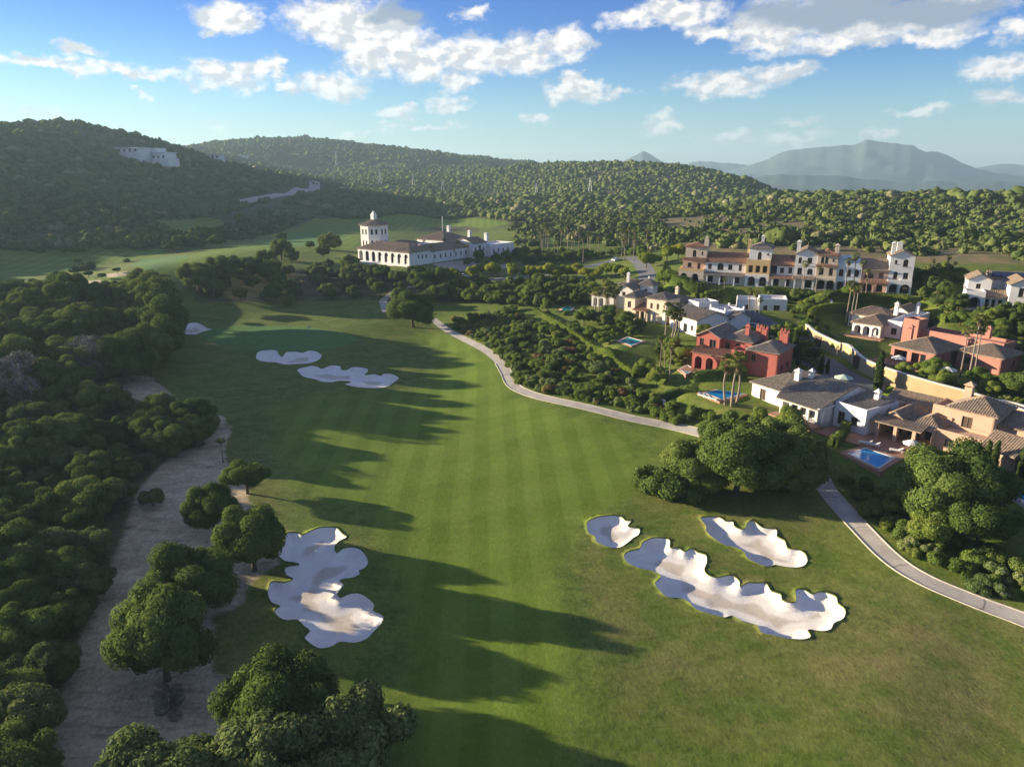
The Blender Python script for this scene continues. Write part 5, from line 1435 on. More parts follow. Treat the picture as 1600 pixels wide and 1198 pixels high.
h.vol(-5.5, -2.2, 13, 16.5, 5.8, ops=[('f', 1.6, 3.8, .7, 1.0, 'w')]); h.parapet(-5.5, -2.2, 13, 16.5, 5.8, .6)
h.vol(-2.2, 14, 14.5, 19.5, 3.7, ops=[('f', 12, 1, 1, 1.3, 'w')]); h.parapet(-2.2, 14, 14.5, 19.5, 3.7, .6); h.chimney(10, 16.5, 4.4, 6.2, .9)

# white villa with solar panels
h = House('gabled_villa', 'white villa with two front gables, arched porch and dark solar panels', 'house', (1505, 482), (1572, 489), 14.0, wall=S_WHITE, roof=T_BROWN, yaw=-26)
h.vol(0, 4.0, 0, 4.5, 3.6, ops=[('f', 2.0, .1, 2.4, 2.8, 'a'), ('l', 2.2, .1, 1.6, 2.6, 'a')], deep=('f', 3.0)); h.parapet(0, 4.0, 0, 4.5, 3.6, .7)
h.vol(.6, 5.4, 4.5, 12, 6.6, ops=[('f', 2.2, 4.0, 1.0, 1.5, 'w')]); h.gable(.6, 5.4, 4.5, 12, 6.6, 1.3, 'y')
h.vol(4.0, 8.6, 2.4, 8, 3.0, ops=[('f', u, .1, .9, 2.2, 'o') for u in (.9, 2.2, 3.5)], deep=('f', 1.6)); h.shed(4.0, 8.6, 1.6, 5.5, 3.0, 4.4, 'f')
h.vol(8.6, 13.0, 0, 10, 6.4, ops=[('f', 2.2, 3.6, 1.0, 2.0, 'w'), ('f', 2.2, .6, 1.2, 1.6, 'w'), ('r', 5, .8, 3.0, .7, 'w')]); h.gable(8.6, 13.0, 0, 10, 6.4, 1.3, 'y')
h.vol(5.4, 24, 10, 16, 6.4); h.gable(5.4, 24, 10, 16, 6.4, 1.4, 'x'); h.chimney(14, 12, 6.6, 9.2, .9); h.chimney(20, 12.5, 6.6, 9.2, .9)
for k in range(4): h.mk('solar_panel', [(6.0 + k * 2.0, 10.3, 6.82), (7.85 + k * 2.0, 10.3, 6.82), (7.85 + k * 2.0, 12.4, 7.80), (6.0 + k * 2.0, 12.4, 7.80), (6.0 + k * 2.0, 10.3, 6.74), (7.85 + k * 2.0, 10.3, 6.74), (7.85 + k * 2.0, 12.4, 7.72), (6.0 + k * 2.0, 12.4, 7.72)], [(0, 1, 2, 3), (0, 4, 5, 1), (1, 5, 6, 2), (2, 6, 7, 3), (3, 7, 4, 0)], M_SOLAR)

# terraced houses: one thing each
def row():
    base = House('row_anchor', 'x y z w', 'x', (1066, 440), (1424, 460), 14.3); xs = [base.xat(p) for p in (1066, 1101, 1165, 1202, 1240, 1274, 1306, 1344, 1386, 1424)]
    a, yaw, ux, uy = base.a.copy(), base.yaw, base.ux, base.uy
    bpy.data.objects.remove(base.root)
    def unit_(i, label, mat, roof, setb=0.0):
        w = Vector((a.x, a.y)) + ux * xs[i] + uy * setb
        h_ = House('terraced_house', label, 'house', None, None, 0, 'row of terraced houses', mat, roof, pos=(w.x, w.y, a.z), yaw=math.degrees(yaw))
        return h_, xs[i + 1] - xs[i] - .02
    h, w = unit_(0, 'cream end terraced house with tower, two arches below and bell gable chimney', S_CREAM, T_RED)
    h.vol(-.8, w, -1.8, 4, 3.4, ops=[('f', w * .25, .1, 1.9, 2.7, 'a'), ('f', w * .75, .1, 1.9, 2.7, 'a'), ('l', 3, .1, 1.6, 2.6, 'a')], deep=('f', 2.4)); h.parapet(-.8, w, -1.8, 4, 3.4, .7, mat=S_YEL)
    h.vol(0, w, .4, 9, 6.6, z0=3.41, ops=[('f', w * .72, 3.6, .9, 2.0, 'd'), ('f', w * .3, 4.3, 1.1, 1.3, 'w')], mat=S_PINK)
    h.shed(0, w, -.4, 1.4, 6.5, 7.0, 'f'); h.vol(.4, w, 1.4, 9, 10.2, z0=6.61, ops=[('f', w * .4, 7.3, 1.0, 1.9, 'W'), ('f', w * .75, 8.0, .5, .8, 'w')]); h.hip(.4, w, 1.4, 9, 10.2, 1.0)
    c = h.block('bell_gable', w - .9, w + .3, 1.6, 2.6, 9.6, 12.4); h.block('bell_cap', w - .7, w + .1, 1.7, 2.5, 12.403, 13.2, None, c)
    h, w = unit_(1, 'low wide white terraced house with reddish roof beside the cream end house', S_WHITE, T_RED)
    h.vol(0, w, 0, 9, 6.4, ops=[('f', w * .12, 4.2, 1.0, 1.4, 'w'), ('f', w * .38, 4.0, 1.7, 1.9, 'W'), ('f', w * .62, 4.2, 1.2, 1.4, 'w'), ('f', w * .86, 3.9, .8, 1.8, 'd')] + [('f', w * k, .3, 1.6, 2.2, 'o') for k in (.15, .45, .8)]); h.gable(0, w, 0, 9, 6.4, 2.1, 'x', split=.6)
    h.shed(.5, w - .3, -2.2, 0, 2.7, 3.3, 'f', mat=T_GREY); h.columns([(1, -2), (w * .4, -2), (w * .75, -2)], 2.4, .18); h.block('roof_terrace', w * .6, w, 5.0, 8.5, 6.6, 8.2)
    h, w = unit_(2, 'white terraced house tower over an ochre loggia with two arches', S_WHITE, T_GREY)
    h.vol(0, w, -1.6, 9, 3.3, ops=[('f', w * .28, .1, 2.0, 2.7, 'a'), ('f', w * .75, .1, 2.0, 2.7, 'a')], deep=('f', 2.0))
    h.vol(0, w, -1.0, 9, 6.9, z0=3.31, mat=S_YEL, ops=[('f', w * .2, 3.8, 1.2, 2.0, 'o'), ('f', w * .5, 3.8, 1.2, 2.0, 'o'), ('f', w * .8, 3.8, 1.2, 2.0, 'o')], deep=('f', 1.6))
    h.parapet(0, w, -1.0, 2, 6.9, .5, mat=S_YEL); h.vol(.4, w, 1.0, 9, 10.4, z0=6.91, ops=[('f', w * .45, 7.3, 1.0, 2.1, 'W'), ('f', w * .8, 8.6, .5, .5, 'w')]); h.hip(.4, w, 1.0, 9, 10.4, 1.5); h.chimney(.2, 2.0, 9, 12.0, .9, S_YEL); h.chimney(w * .55, 5, 11, 13, .8)
    h, w = unit_(3, 'low white terraced house with red-brown roof and green glazed bay', S_WHITE, T_RED)
    h.vol(0, w, 0, 9, 6.2, ops=[('f', w * .5, 4.0, 1.0, 1.4, 'w'), ('f', w * .16, 3.6, 1.7, 2.3, 'w'), ('f', w * .84, 4.0, 1.0, 1.6, 'w'), ('f', w * .3, .2, 1.6, 2.3, 'o'), ('f', w * .75, .2, 1.6, 2.3, 'o')]); h.gable(0, w, 0, 9, 6.2, 2.2, 'x', split=.6)
    h.shed(.3, w, -2, 0, 2.7, 3.3, 'f'); h.columns([(1, -1.8), (w * .7, -1.8)], 2.4, .18)
    h, w = unit_(4, 'tall white terraced house with front gable and chimney, right of the green bay', S_WHITE, T_BROWN)
    h.vol(0, w, -.6, 9, 9.6, ops=[('f', w * .66, 7.0, 1.2, 1.5, 'w'), ('f', w * .22, 7.0, .8, 1.5, 'w'), ('f', w * .25, 3.9, 1.2, 1.8, 'w'), ('f', w * .72, 4.0, 1.4, 1.6, 'W'), ('f', w * .7, .2, 1.9, 2.6, 'a')]); h.gable(0, w, -.6, 9, 9.6, 1.5, 'y'); h.block('cornice', -.05, w + .05, -.75, -.603, 6.3, 6.5); h.chimney(.5, 1.2, 9.0, 12.2, 1.0)
    h.shed(0, w * .95, -2.6, -.6, 2.9, 3.5, 'f'); h.columns([(.4, -2.4), (w * .5, -2.4), (w * .92, -2.4)], 2.6, .2)
    h, w = unit_(5, 'ochre terraced house with twin arched upper windows and arched arcade', S_YEL, T_RED)
    h.vol(0, w, -1.4, 9, 3.4, ops=[('f', w * .3, .1, 2.0, 2.7, 'a'), ('f', w * .75, .1, 2.0, 2.7, 'a')], deep=('f', 2.0), mat=S_CREAM)
    h.vol(0, w, -.8, 9, 9.4, z0=3.41, ops=[('f', w * .25, 7.2, .8, 1.8, 'W'), ('f', w * .45, 7.2, .8, 1.8, 'W'), ('f', w * .78, 7.8, .5, .8, 'w'), ('f', w * .25, 4.0, 1.3, 2.0, 'o'), ('f', w * .72, 3.9, 1.0, 2.0, 'd')], mat=S_CREAM); h.shed(0, w, -1.5, -.8, 6.6, 6.9, 'f'); h.hip(0, w, -.8, 9, 9.4, 1.2); h.chimney(w - .5, .6, 8.8, 11.6, 1.0, S_CREAM)
    h, w = unit_(6, 'pale blue terraced house with flat roof and arched windows', S_BLUE, T_GREY)
    h.vol(0, w, -.6, 9, 6.9, ops=[('f', w * k, 4.0, 1.1, 1.9, 'W') for k in (.18, .5, .82)] + [('f', w * k, .1, 1.9, 2.7, 'a') for k in (.2, .52, .84)]); h.parapet(0, w, -.6, 9, 6.9, .6); h.block('roof_terrace', 0.3, w - .3, 3, 9.1, 7.1, 8.6)
    h, w = unit_(7, 'salmon terraced house with brown roof and porch canopy', S_PINK, T_BROWN)
    h.vol(0, w, -.4, 9, 6.0, ops=[('f', w * .3, 3.8, 2.4, 1.5, 'W'), ('f', w * .75, 3.8, 1.1, 1.5, 'w'), ('f', w * .3, .2, 2.2, 2.2, 'o'), ('f', w * .75, .2, 1.6, 2.2, 'o')]); h.gable(0, w, -.4, 9, 6.0, 2.4, 'x', split=.6); h.shed(0, w, -2.2, -.4, 2.8, 3.4, 'f', mat=T_RED); h.columns([(.4, -2), (w * .5, -2), (w * .95, -2)], 2.5, .2)
    h, w = unit_(8, 'white end terraced house of three storeys with balcony and tall round-topped chimney', S_WHITE, T_BROWN)
    h.vol(0, w, -1.4, 9, 3.2, ops=[('f', w * .28, .1, 2.2, 2.6, 'a'), ('f', w * .75, .1, 2.4, 2.6, 'a')], deep=('f', 2.0)); h.parapet(0, w, -1.4, 1, 3.2, .5)
    h.vol(0, w, -.4, 9, 10.0, z0=3.21, ops=[('f', w * .65, 7.2, 1.2, 1.9, 'W'), ('f', w * .25, 7.8, .6, 1.0, 'w'), ('f', w * .3, 3.9, 1.0, 1.9, 'W'), ('f', w * .72, 4.0, 1.2, 1.6, 'w')]); h.gable(0, w, -.4, 9, 10.0, 1.4, 'y')
    h.block('balcony', w * .5, w * .98, -1.1, -.403, 3.5, 3.9); h.chimney(.5, 1.0, 9.5, 12.6, .9); h.block('round_chimney', w * .25, w * .25 + 1.3, 3.0, 4.0, 9.8, 13.2)
row()

# clubhouse
h = House('clubhouse', 'long white clubhouse with arcaded front, tiled hip roof and octagonal lantern tower', 'building', (560, 408), (634, 417), 11.0, wall=S_WHITE, roof=T_BROWN, yaw=-36, skirt=4)
L = h.len
h.vol(0, L, 0, 12, 5.2, ops=[('f', L * (k + .5) / 8, .4, 2.0, 4.0, 'a') for k in range(8)] + [('r', 2.0, .4, 2.0, 4.0, 'a')] + [('r', 5 + k * 2.2, 2.5, .8, 1.3, 'w') for k in range(3)], deep=('f', 3)); h.hip(0, L, 0, 12, 5.2, 2.8)
h.terrace(-1, L + 1, -1.5, 0, .2, S_WHITE)
h.vol(L - 12, L - .5, 12, 36, 4.6, ops=[('r', 3 + k * 3.2, 1.6, .9, 1.5, 'w') for k in range(7)]); h.gable(L - 12, L - .5, 12, 36, 4.6, 2.2, 'y')
h.vol(L - 9, L + 2, 36, 45, 6.0, ops=[('r', 1.6 + k * 2.6, 2.6, .9, 1.5, 'w') for k in range(3)]); h.gable(L - 9, L + 2, 36, 45, 6.0, 2.0, 'y')
h.vol(L - 6, L + 4, 45, 62, 4.2, ops=[('r', 2.5 + k * 3.4, 1.4, 1.0, 1.4, 'w') for k in range(4)]); h.parapet(L - 6, L + 4, 45, 62, 4.2, .6)
h.vol(L - 32, L - 12, 16, 28, 4.8, ops=[('f', 3 + k * 3.2, 1.2, 1.2, 2.0, 'W') for k in range(5)]); h.hip(L - 32, L - 12, 16, 28, 4.8, 2.2)
h.vol(L - 28, L - 12, 34, 50, 6.6); h.hip(L - 28, L - 12, 34, 50, 6.6, 3.2)
h.chimney(L - 20, 46, 8, 11, 1.2); h.chimney(L - 4, 41, 7, 10, 1.2); h.chimney(L - 2, 50, 4.2, 8.5, 1.4); h.block('mast', L - 20.1, L - 19.9, 41.9, 42.1, 9.4, 16, M_METAL)
def octo(h, cx, cy, r, z0, z1, mat, ops=True):
    V, F = [], []; P = [(cx + r * math.cos(R(22.5 + 45 * k)), cy + r * math.sin(R(22.5 + 45 * k))) for k in range(8)]
    for k in range(8):
        p, q = P[k], P[(k + 1) % 8]; d = Vector((q[0] - p[0], q[1] - p[1])); Ls = d.length; d.normalize(); nin = (-d.y, d.x)
        wall_panel(V, F, p, (d.x, d.y), nin, Ls, z0, z1, [(Ls * .3, z1 - 8.6, .95, 2.2, True), (Ls * .7, z1 - 8.6, .95, 2.2, True), (Ls * .3, z1 - 4.0, .95, 2.2, False), (Ls * .7, z1 - 4.0, .95, 2.2, False)], .3)
    h.mk('tower_wall', V, F, mat)
    V, F = [], []; P = [(cx + (r - .32) * math.cos(R(22.5 + 45 * k)), cy + (r - .32) * math.sin(R(22.5 + 45 * k))) for k in range(8)]
    V = [(a, b, z0) for a, b in P] + [(a, b, z1 - .01) for a, b in P]; F = [(k, (k + 1) % 8, 8 + (k + 1) % 8, 8 + k) for k in range(8)] + [tuple(range(8, 16))]
    h.mk('tower_glazing', V, F, M_GLASS)
    P = [(cx + (r + .9) * math.cos(R(22.5 + 45 * k)), cy + (r + .9) * math.sin(R(22.5 + 45 * k))) for k in range(8)]
    h.planes([((*P[k], z1), (*P[(k + 1) % 8], z1), (cx, cy, z1 + 2.2)) for k in range(8)], name='tower_roof')
    h.block('lantern', cx - .9, cx + .9, cy - .9, cy + .9, z1 + 1.2, z1 + 3.6)
    V = [(cx - 1.1, cy - 1.1, z1 + 3.603), (cx + 1.1, cy - 1.1, z1 + 3.603), (cx + 1.1, cy + 1.1, z1 + 3.603), (cx - 1.1, cy + 1.1, z1 + 3.603), (cx, cy, z1 + 5.6)]
    h.mk('lantern_roof', V, [(0, 1, 4), (1, 2, 4), (2, 3, 4), (3, 0, 4), (0, 3, 2, 1)], mat)
# tower stands close behind the arcade block
octo(h, -9.5, 18.5, 6.2, -3.0, 13.2, S_WHITE)
h.vol(3.5, L - 12, 20, 27, 6.0, ops=[('f', 2 + k * 2.6, 1.0, 1.1, 1.8, 'W') for k in range(3)] + [('f', 2 + k * 2.6, 3.8, 1.0, 1.3, 'w') for k in range(3)]) if L - 12 > 10 else None

# ------------------------------------------------------------------ gardens, pools, hedges, walls
def hedge(pts, w, hh, label, mat=None, name='hedge', group='clipped hedges', step=.7):
    C = resample(pix(pts), step, False); r = np.random.default_rng(len(pts) * 31 + int(pts[0][0]))
    cx = C.mean(0); cz = tz(*cx)
    Z = terr(C[:, 0], C[:, 1])
    T = unit(np.gradient(C, axis=0)); N = np.stack([-T[:, 1], T[:, 0]], 1)
    n = int(len(C) * step * (w + 2 * hh) * 26)
    k = r.integers(0, len(C), n); side = r.random(n) * (w + 2 * hh)
    off = np.where(side < hh, -w / 2, np.where(side < hh + w, side - hh - w / 2, w / 2)); zz = np.where(side < hh, side, np.where(side < hh + w, hh, side - hh - w))
    j = r.normal(size=(n, 3)) * .08
    pos = np.column_stack([C[k] + N[k] * off[:, None] + T[k] * r.uniform(-step / 2, step / 2, n)[:, None], Z[k] + zz]) + j
    nor = np.column_stack([N[k] * np.where(side < hh, -1, np.where(side < hh + w, 0, 1))[:, None], np.where((side >= hh) & (side < hh + w), 1.0, .15)])
    V, Q = leaf_quads(r, pos, unit(nor + r.normal(size=nor.shape) * .5), np.full(n, .13))
    q = .86; TV, TF = [], []; o = len(V)
    for i in range(len(C)):
        for s_, h_ in ((-1, -.5), (-1, hh * .95), (1, hh * .95), (1, -.5)):
            p = C[i] + N[i] * s_ * w / 2 * q; TV.append((p[0], p[1], Z[i] + h_))
        if i:
            a, b = o + 4 * (i - 1), o + 4 * i
            for e in range(3): TF += [(a + e, a + e + 1, b + e + 1), (a + e, b + e + 1, b + e)]
    V = np.vstack([V, np.array(TV)]) - [cx[0], cx[1], cz]
    o_ = obj(name, mesh_qt(name, V, Q, np.array(TF), mat or L_HEDGE)); o_.location = (cx[0], cx[1], cz)
    tag(o_, label, 'hedge', group)
hedge([(836,488),(875,511),(905,531),(940,552),(965,570),(992,590)], 1.0, 1.5, 'long thin clipped hedge along the top of the shrub bank')
hedge([(1035,436),(1070,446),(1102,452)], 3.0, 2.0, 'broad sunlit hedge in front of the cream end terraced house')
hedge([(1195,458),(1240,464),(1300,468),(1360,470),(1418,472)], 1.6, 1.9, 'straight hedge running in front of the terraced houses')
hedge([(1266,505),(1272,492),(1300,486),(1328,488)], 1.8, 2.0, 'curved hedge around the lawn of the low white villa')
hedge([(1250,512),(1262,520),(1285,528),(1300,538)], 1.6, 1.4, 'bright hedge on top of the ochre garden wall')
hedge([(1085,596),(1120,592),(1165,592)], 1.2, 2.0, 'dark hedge between the red villa and the pool', L_OAK)
hedge([(1015,640),(1030,628),(1058,618),(1090,612)], 1.2, 1.6, 'dark hedge along the pool garden above the cart path', L_OAK)
hedge([(1300,700),(1312,690),(1322,672)], 1.2, 1.8, 'short hedge between the white villa and the orange terrace', L_OAK)
hedge([(940,520),(970,518),(1000,522)], 1.2, 1.6, 'hedge behind the turquoise pool', L_OAK)
hedge([(1420,505),(1450,500),(1480,504)], 1.2, 1.5, 'hedge behind the low white villa')

def mat_water(name, col):
    m, t, b = new_mat(name)
    geo = t.node('ShaderNodeNewGeometry').outputs['Position']
    n = t.noise(geo, 1.2, 3, 0.6)
    t.l.new(t.mix(t.smooth(n, .3, .7), col, tuple(c * 1.35 for c in col)), b.inputs['Base Color'])
    b.inputs['Roughness'].default_value = 0.08; b.inputs['Specular IOR Level'].default_value = 0.4
    bp = t.node('ShaderNodeBump'); bp.inputs['Distance'].default_value = .03; bp.inputs['Strength'].default_value = .4
    t.l.new(t.noise(geo, 2.5, 3), bp.inputs['Height']); t.l.new(bp.outputs[0], b.inputs['Normal'])
    return m
W_BLUE = mat_water('pool_water', (0.015, 0.20, 0.40)); W_TURQ = mat_water('pool_water_turquoise', (0.02, 0.26, 0.27)); W_POND = mat_water('pond_water', (0.02, 0.06, 0.10))
M_COPING = plain('pool_coping', (0.66, 0.60, 0.50), 0.7, 0.12, 1.0)
POOLS = []
def pool(corners, z, label, water, deck=1.6, deckmat=None):
    if z != 4.42: z = gp(sum(c[0] for c in corners) / len(corners), sum(c[1] for c in corners) / len(corners))[2] + .1
    P = [Vector(gz(a, b, z)) for a, b in corners]; c = sum(P, Vector()) / len(P)
    POOLS.append(c)
    e = empty('swimming_pool', c); tag(e, label, 'pool', 'garden pools')
    def ring(d): 
        out = []
        for p in P:
            q = p - c; out.append(q + q.normalized() * d)
        return out
    A, B, D = ring(0), ring(.35), ring(deck)
    n = len(P)
    if A[0].cross(A[1]).z < 0: A, B, D = A[::-1], B[::-1], D[::-1]
    obj('water', mesh_np('water', [(q.x, q.y, .02) for q in A], [tuple(range(n))], water), e)
    V = [(q.x, q.y, .0) for q in A] + [(q.x, q.y, .08) for q in A] + [(q.x, q.y, .08) for q in B] + [(q.x, q.y, -.4) for q in B]
    F = []
    for i in range(n):
        j = (i + 1) % n
        F += [(j, i, n + i, n + j), (n + j, n + i, 2 * n + i, 2 * n + j), (2 * n + j, 2 * n + i, 3 * n + i, 3 * n + j)]
    obj('coping', mesh_np('coping', V, F, M_COPING), e)
    V = [(q.x, q.y, .03) for q in B] + [(q.x, q.y, .03) for q in D] + [(q.x, q.y, -2.0) for q in D]
    F = []
    for i in range(n):
        j = (i + 1) % n
        F += [(j, i, n + i, n + j), (n + j, n + i, 2 * n + i, 2 * n + j)]
    obj('deck', mesh_np('deck', V, F, deckmat or M_TILEPAT), e)
pool([(1102,614),(1149,602),(1176,612),(1128,624)], 5.4, 'rectangular blue pool with pale coping below two palms', W_BLUE)
pool([(1327,709),(1353,701),(1396,715),(1372,731)], 4.42, 'rectangular blue pool on the terrace of the orange villa', W_BLUE, 1.4)
pool([(968,533),(981,527),(1003,533),(986,540)], 7.3, 'turquoise pool in the garden of the cream villa', W_TURQ, 1.0)
pool([(1064,577),(1074,571),(1086,578),(1072,584)], 6.45, 'small turquoise pool at the corner of the red villa arcade', W_TURQ, .8)
pool([(877,483),(886,478),(896,482),(886,488)], 7.4, 'tiny pale blue pool in the garden behind the hedge', W_TURQ, .8)
pool([(1583,774),(1600,766),(1625,774),(1606,784)], 3.9, 'pool with white edge on the lawn below the lodge', W_BLUE, 1.2, M_COPING)
o = obj('pond', mesh_np('pond', [gp(a, b)[:2] + (gp(888, 353)[2] + .15,) for a, b in ((868,352),(880,347),(898,346),(908,350),(903,356),(884,358))], [(0, 5, 4, 3, 2, 1)], W_POND)); tag(o, kind='structure')

def wall_line(pts, hh, label, mat, name='garden_wall', t=.45, doors=(), group=None, top=None):
    C = resample(pix(pts), 2.0, False); Z = terr(C[:, 0], C[:, 1]); c0 = C[0]; z0 = Z[0]
    T = unit(np.gradient(C, axis=0)); N = np.stack([-T[:, 1], T[:, 0]], 1)
    e = empty(name, (c0[0], c0[1], z0)); tag(e, label, 'wall', group)
    V, F = [], []; CV = []
    for i in range(len(C)):
        zt = (Z[i] + hh) if top is None else top(i / (len(C) - 1))
        for s_, zz in ((-1, Z[i] - 2.5), (-1, zt), (1, zt), (1, Z[i] - 2.5)):
            p = C[i] + N[i] * s_ * t / 2 - c0; V.append((p[0], p[1], zz - z0))
        for s_, zz in ((-1, zt + .005), (-1, zt + .16), (1, zt + .16), (1, zt + .005)):
            p = C[i] + N[i] * s_ * (t / 2 + .08) - c0; CV.append((p[0], p[1], zz - z0))
        if i:
            a, b = 4 * (i - 1), 4 * i
            F += [(a + k, b + k, b + k + 1, a + k + 1) for k in range(3)]
    F += [(0, 1, 2, 3), tuple(4 * (len(C) - 1) + k for k in (3, 2, 1, 0))]
    obj('wall_body', mesh_np('wall_body', V, F, mat), e); obj('coping', mesh_np('coping', CV, F, M_COPING), e)
    for f, w_, h_ in doors:
        i = int(f * (len(C) - 1)); p = C[i] - N[i] * (t / 2 + .02) - c0; d = T[i]
        n = -N[i]
        q = []
        for a, zz in ((-w_ / 2, 0), (w_ / 2, 0), (w_ / 2, h_), (-w_ / 2, h_)): q.append((p[0] + d[0] * a, p[1] + d[1] * a, Z[i] - z0 + zz))
        V = q + [(x + n[0] * .05, y + n[1] * .05, z) for x, y, z in q]
        obj('door', mesh_np('door', V, [(4, 5, 6, 7), (0, 4, 7, 3), (1, 2, 6, 5), (3, 7, 6, 2)], M_WOOD), e)
wall_line([(1258,526),(1270,536),(1300,552),(1345,580),(1395,602),(1450,620),(1520,640),(1610,672)], 2.8, 'long ochre retaining wall with wooden doors along the estate road', S_WALL, 'retaining_wall', doors=((.13, 2.2, 2.3), (.42, 2.4, 2.5)))
wall_line([(1018,636),(1032,630),(1038,634)], .9, 'short white garden wall at the corner of the pool garden', S_WHITE)
wall_line([(1500,640),(1560,640),(1600,650)], 1.6, 'pinkish garden wall behind the tower of the orange villa', S_PINK)
wall_line([(1300,470),(1300,470.5),(1296,486)], .8, 'low stone edge of the slope under the terraced houses', S_WALL)

# palms
def palms(lst, label, group, kind='palm'):
    for px, py, hpx in lst:
        x, y, z = gp(px, py); sl = math.sqrt(x * x + y * y + (CAMZ - z) ** 2)
        plant(kind, x, y, hpx * sl / FPX / (9.0 if kind == 'palm' else 11.8), label, group, sz=1.0, lean=.05)
palms([(936, 488, 38), (946, 490, 36), (952, 486, 44), (958, 490, 36), (930, 484, 34), (964, 488, 42), (948, 482, 46)], 'stout fan palm in the dense clump by the white palm villa', 'palm clump by the white villa')
palms([(1040, 532, 56), (1047, 535, 52), (1052, 530, 54), (1058, 534, 48)], 'stout fan palm in the clump before the cream villa', 'palms before the cream villa')
palms([(1134, 633, 74), (1143, 635, 82), (1150, 632, 70)], 'shaggy fan palm beside the rectangular pool below the red villa', 'palms beside the pool')
palms([(1500, 588, 66), (1514, 590, 84), (1522, 588, 70)], 'leaning fan palm in front of the terracotta villa', 'palms before the terracotta villa', 'tallpalm')
palms([(1320, 508, 62), (1327, 510, 56), (1333, 508, 58)], 'very tall slim palm on the lawn of the low white villa', 'tall palms on the lawn', 'tallpalm')
palms([(1046, 598, 60), (1030, 580, 58), (1038, 585, 48)], 'slim palm in the garden left of the red villa arcade', 'garden palms', 'tallpalm')
palms([(1170, 505, 52), (1178, 506, 48), (1184, 505, 38)], 'slim palm in front of the small white annex', 'palms by the annex', 'tallpalm')
palms([(1251, 462, 50), (1274, 464, 44), (1318, 462, 52), (1343, 460, 46), (1331, 462, 60), (1352, 466, 40), (1130, 470, 34)], 'thin palm standing before the terraced houses', 'palms before the terrace', 'tallpalm')
rq = np.random.default_rng(77)
palms([(rq.uniform(832, 1015), rq.uniform(388, 412), rq.uniform(26, 40)) for _ in range(34)], 'thin palm in the grove behind the car park', 'palm grove behind the car park', 'tallpalm')
palms([(rq.uniform(660, 770), rq.uniform(400, 412), rq.uniform(18, 28)) for _ in range(14)], 'thin palm along the side of the clubhouse', 'palms along the clubhouse', 'tallpalm')
palms([(1452, 440, 30), (1460, 442, 26), (1478, 438, 32), (1488, 440, 26)], 'thin palm right of the white end terraced house', 'palms beyond the terrace', 'tallpalm')
# street trees
for px, py in ((712, 440), (738, 436), (752, 428), (770, 432), (800, 436), (828, 436), (842, 432), (858, 434), (872, 436), (886, 434), (900, 434), (915, 436), (932, 436), (948, 430), (962, 430), (976, 436), (1010, 418), (1026, 412), (1042, 408), (1060, 404)):
    plant_px('lime', px, py, rq.uniform(22, 34), 'yellow-green street tree along the car park road', 'yellow-green street trees')
# garden trees and shrubs between the villas
def garden(poly, n, sp, kinds, smin, smax, label, group):
    for x, y in scatter(poly, n, sp, rq):
        if any(-1.2 < u < w and -1.2 < v < d for u, v, w, d in [((x - a[0]) * math.cos(yw) + (y - a[1]) * math.sin(yw) - x0, -(x - a[0]) * math.sin(yw) + (y - a[1]) * math.cos(yw) - y0, x1 - x0 + 1.2, y1 - y0 + 1.2) for a, yw, zb, x0, x1, y0, y1 in PADS]): continue
        if any((x - q.x) ** 2 + (y - q.y) ** 2 < 36 or ((x - q.x * .93) ** 2 + (y - q.y * .93) ** 2 < 49) for q in POOLS): continue
        k = kinds[int(rq.integers(len(kinds)))]
        plant(k, x, y, rq.uniform(smin, smax) * (.62 if k == 'oak' else 1), label[k] if isinstance(label, dict) else label, group if isinstance(group, str) else group[k])
def two(where): return {'oak': 'dark round tree ' + where, 'garden': 'leafy green tree ' + where, 'olive': 'grey-green olive tree ' + where, 'shrub': 'green shrub ' + where, 'flower': 'flowering shrub ' + where, 'darkshrub': 'dark shrub ' + where, 'cypress': 'slim cypress ' + where}
class G(dict):
    def __missing__(s, k): return k + ' ' + s['w']
def grp(where): return G(w=where)
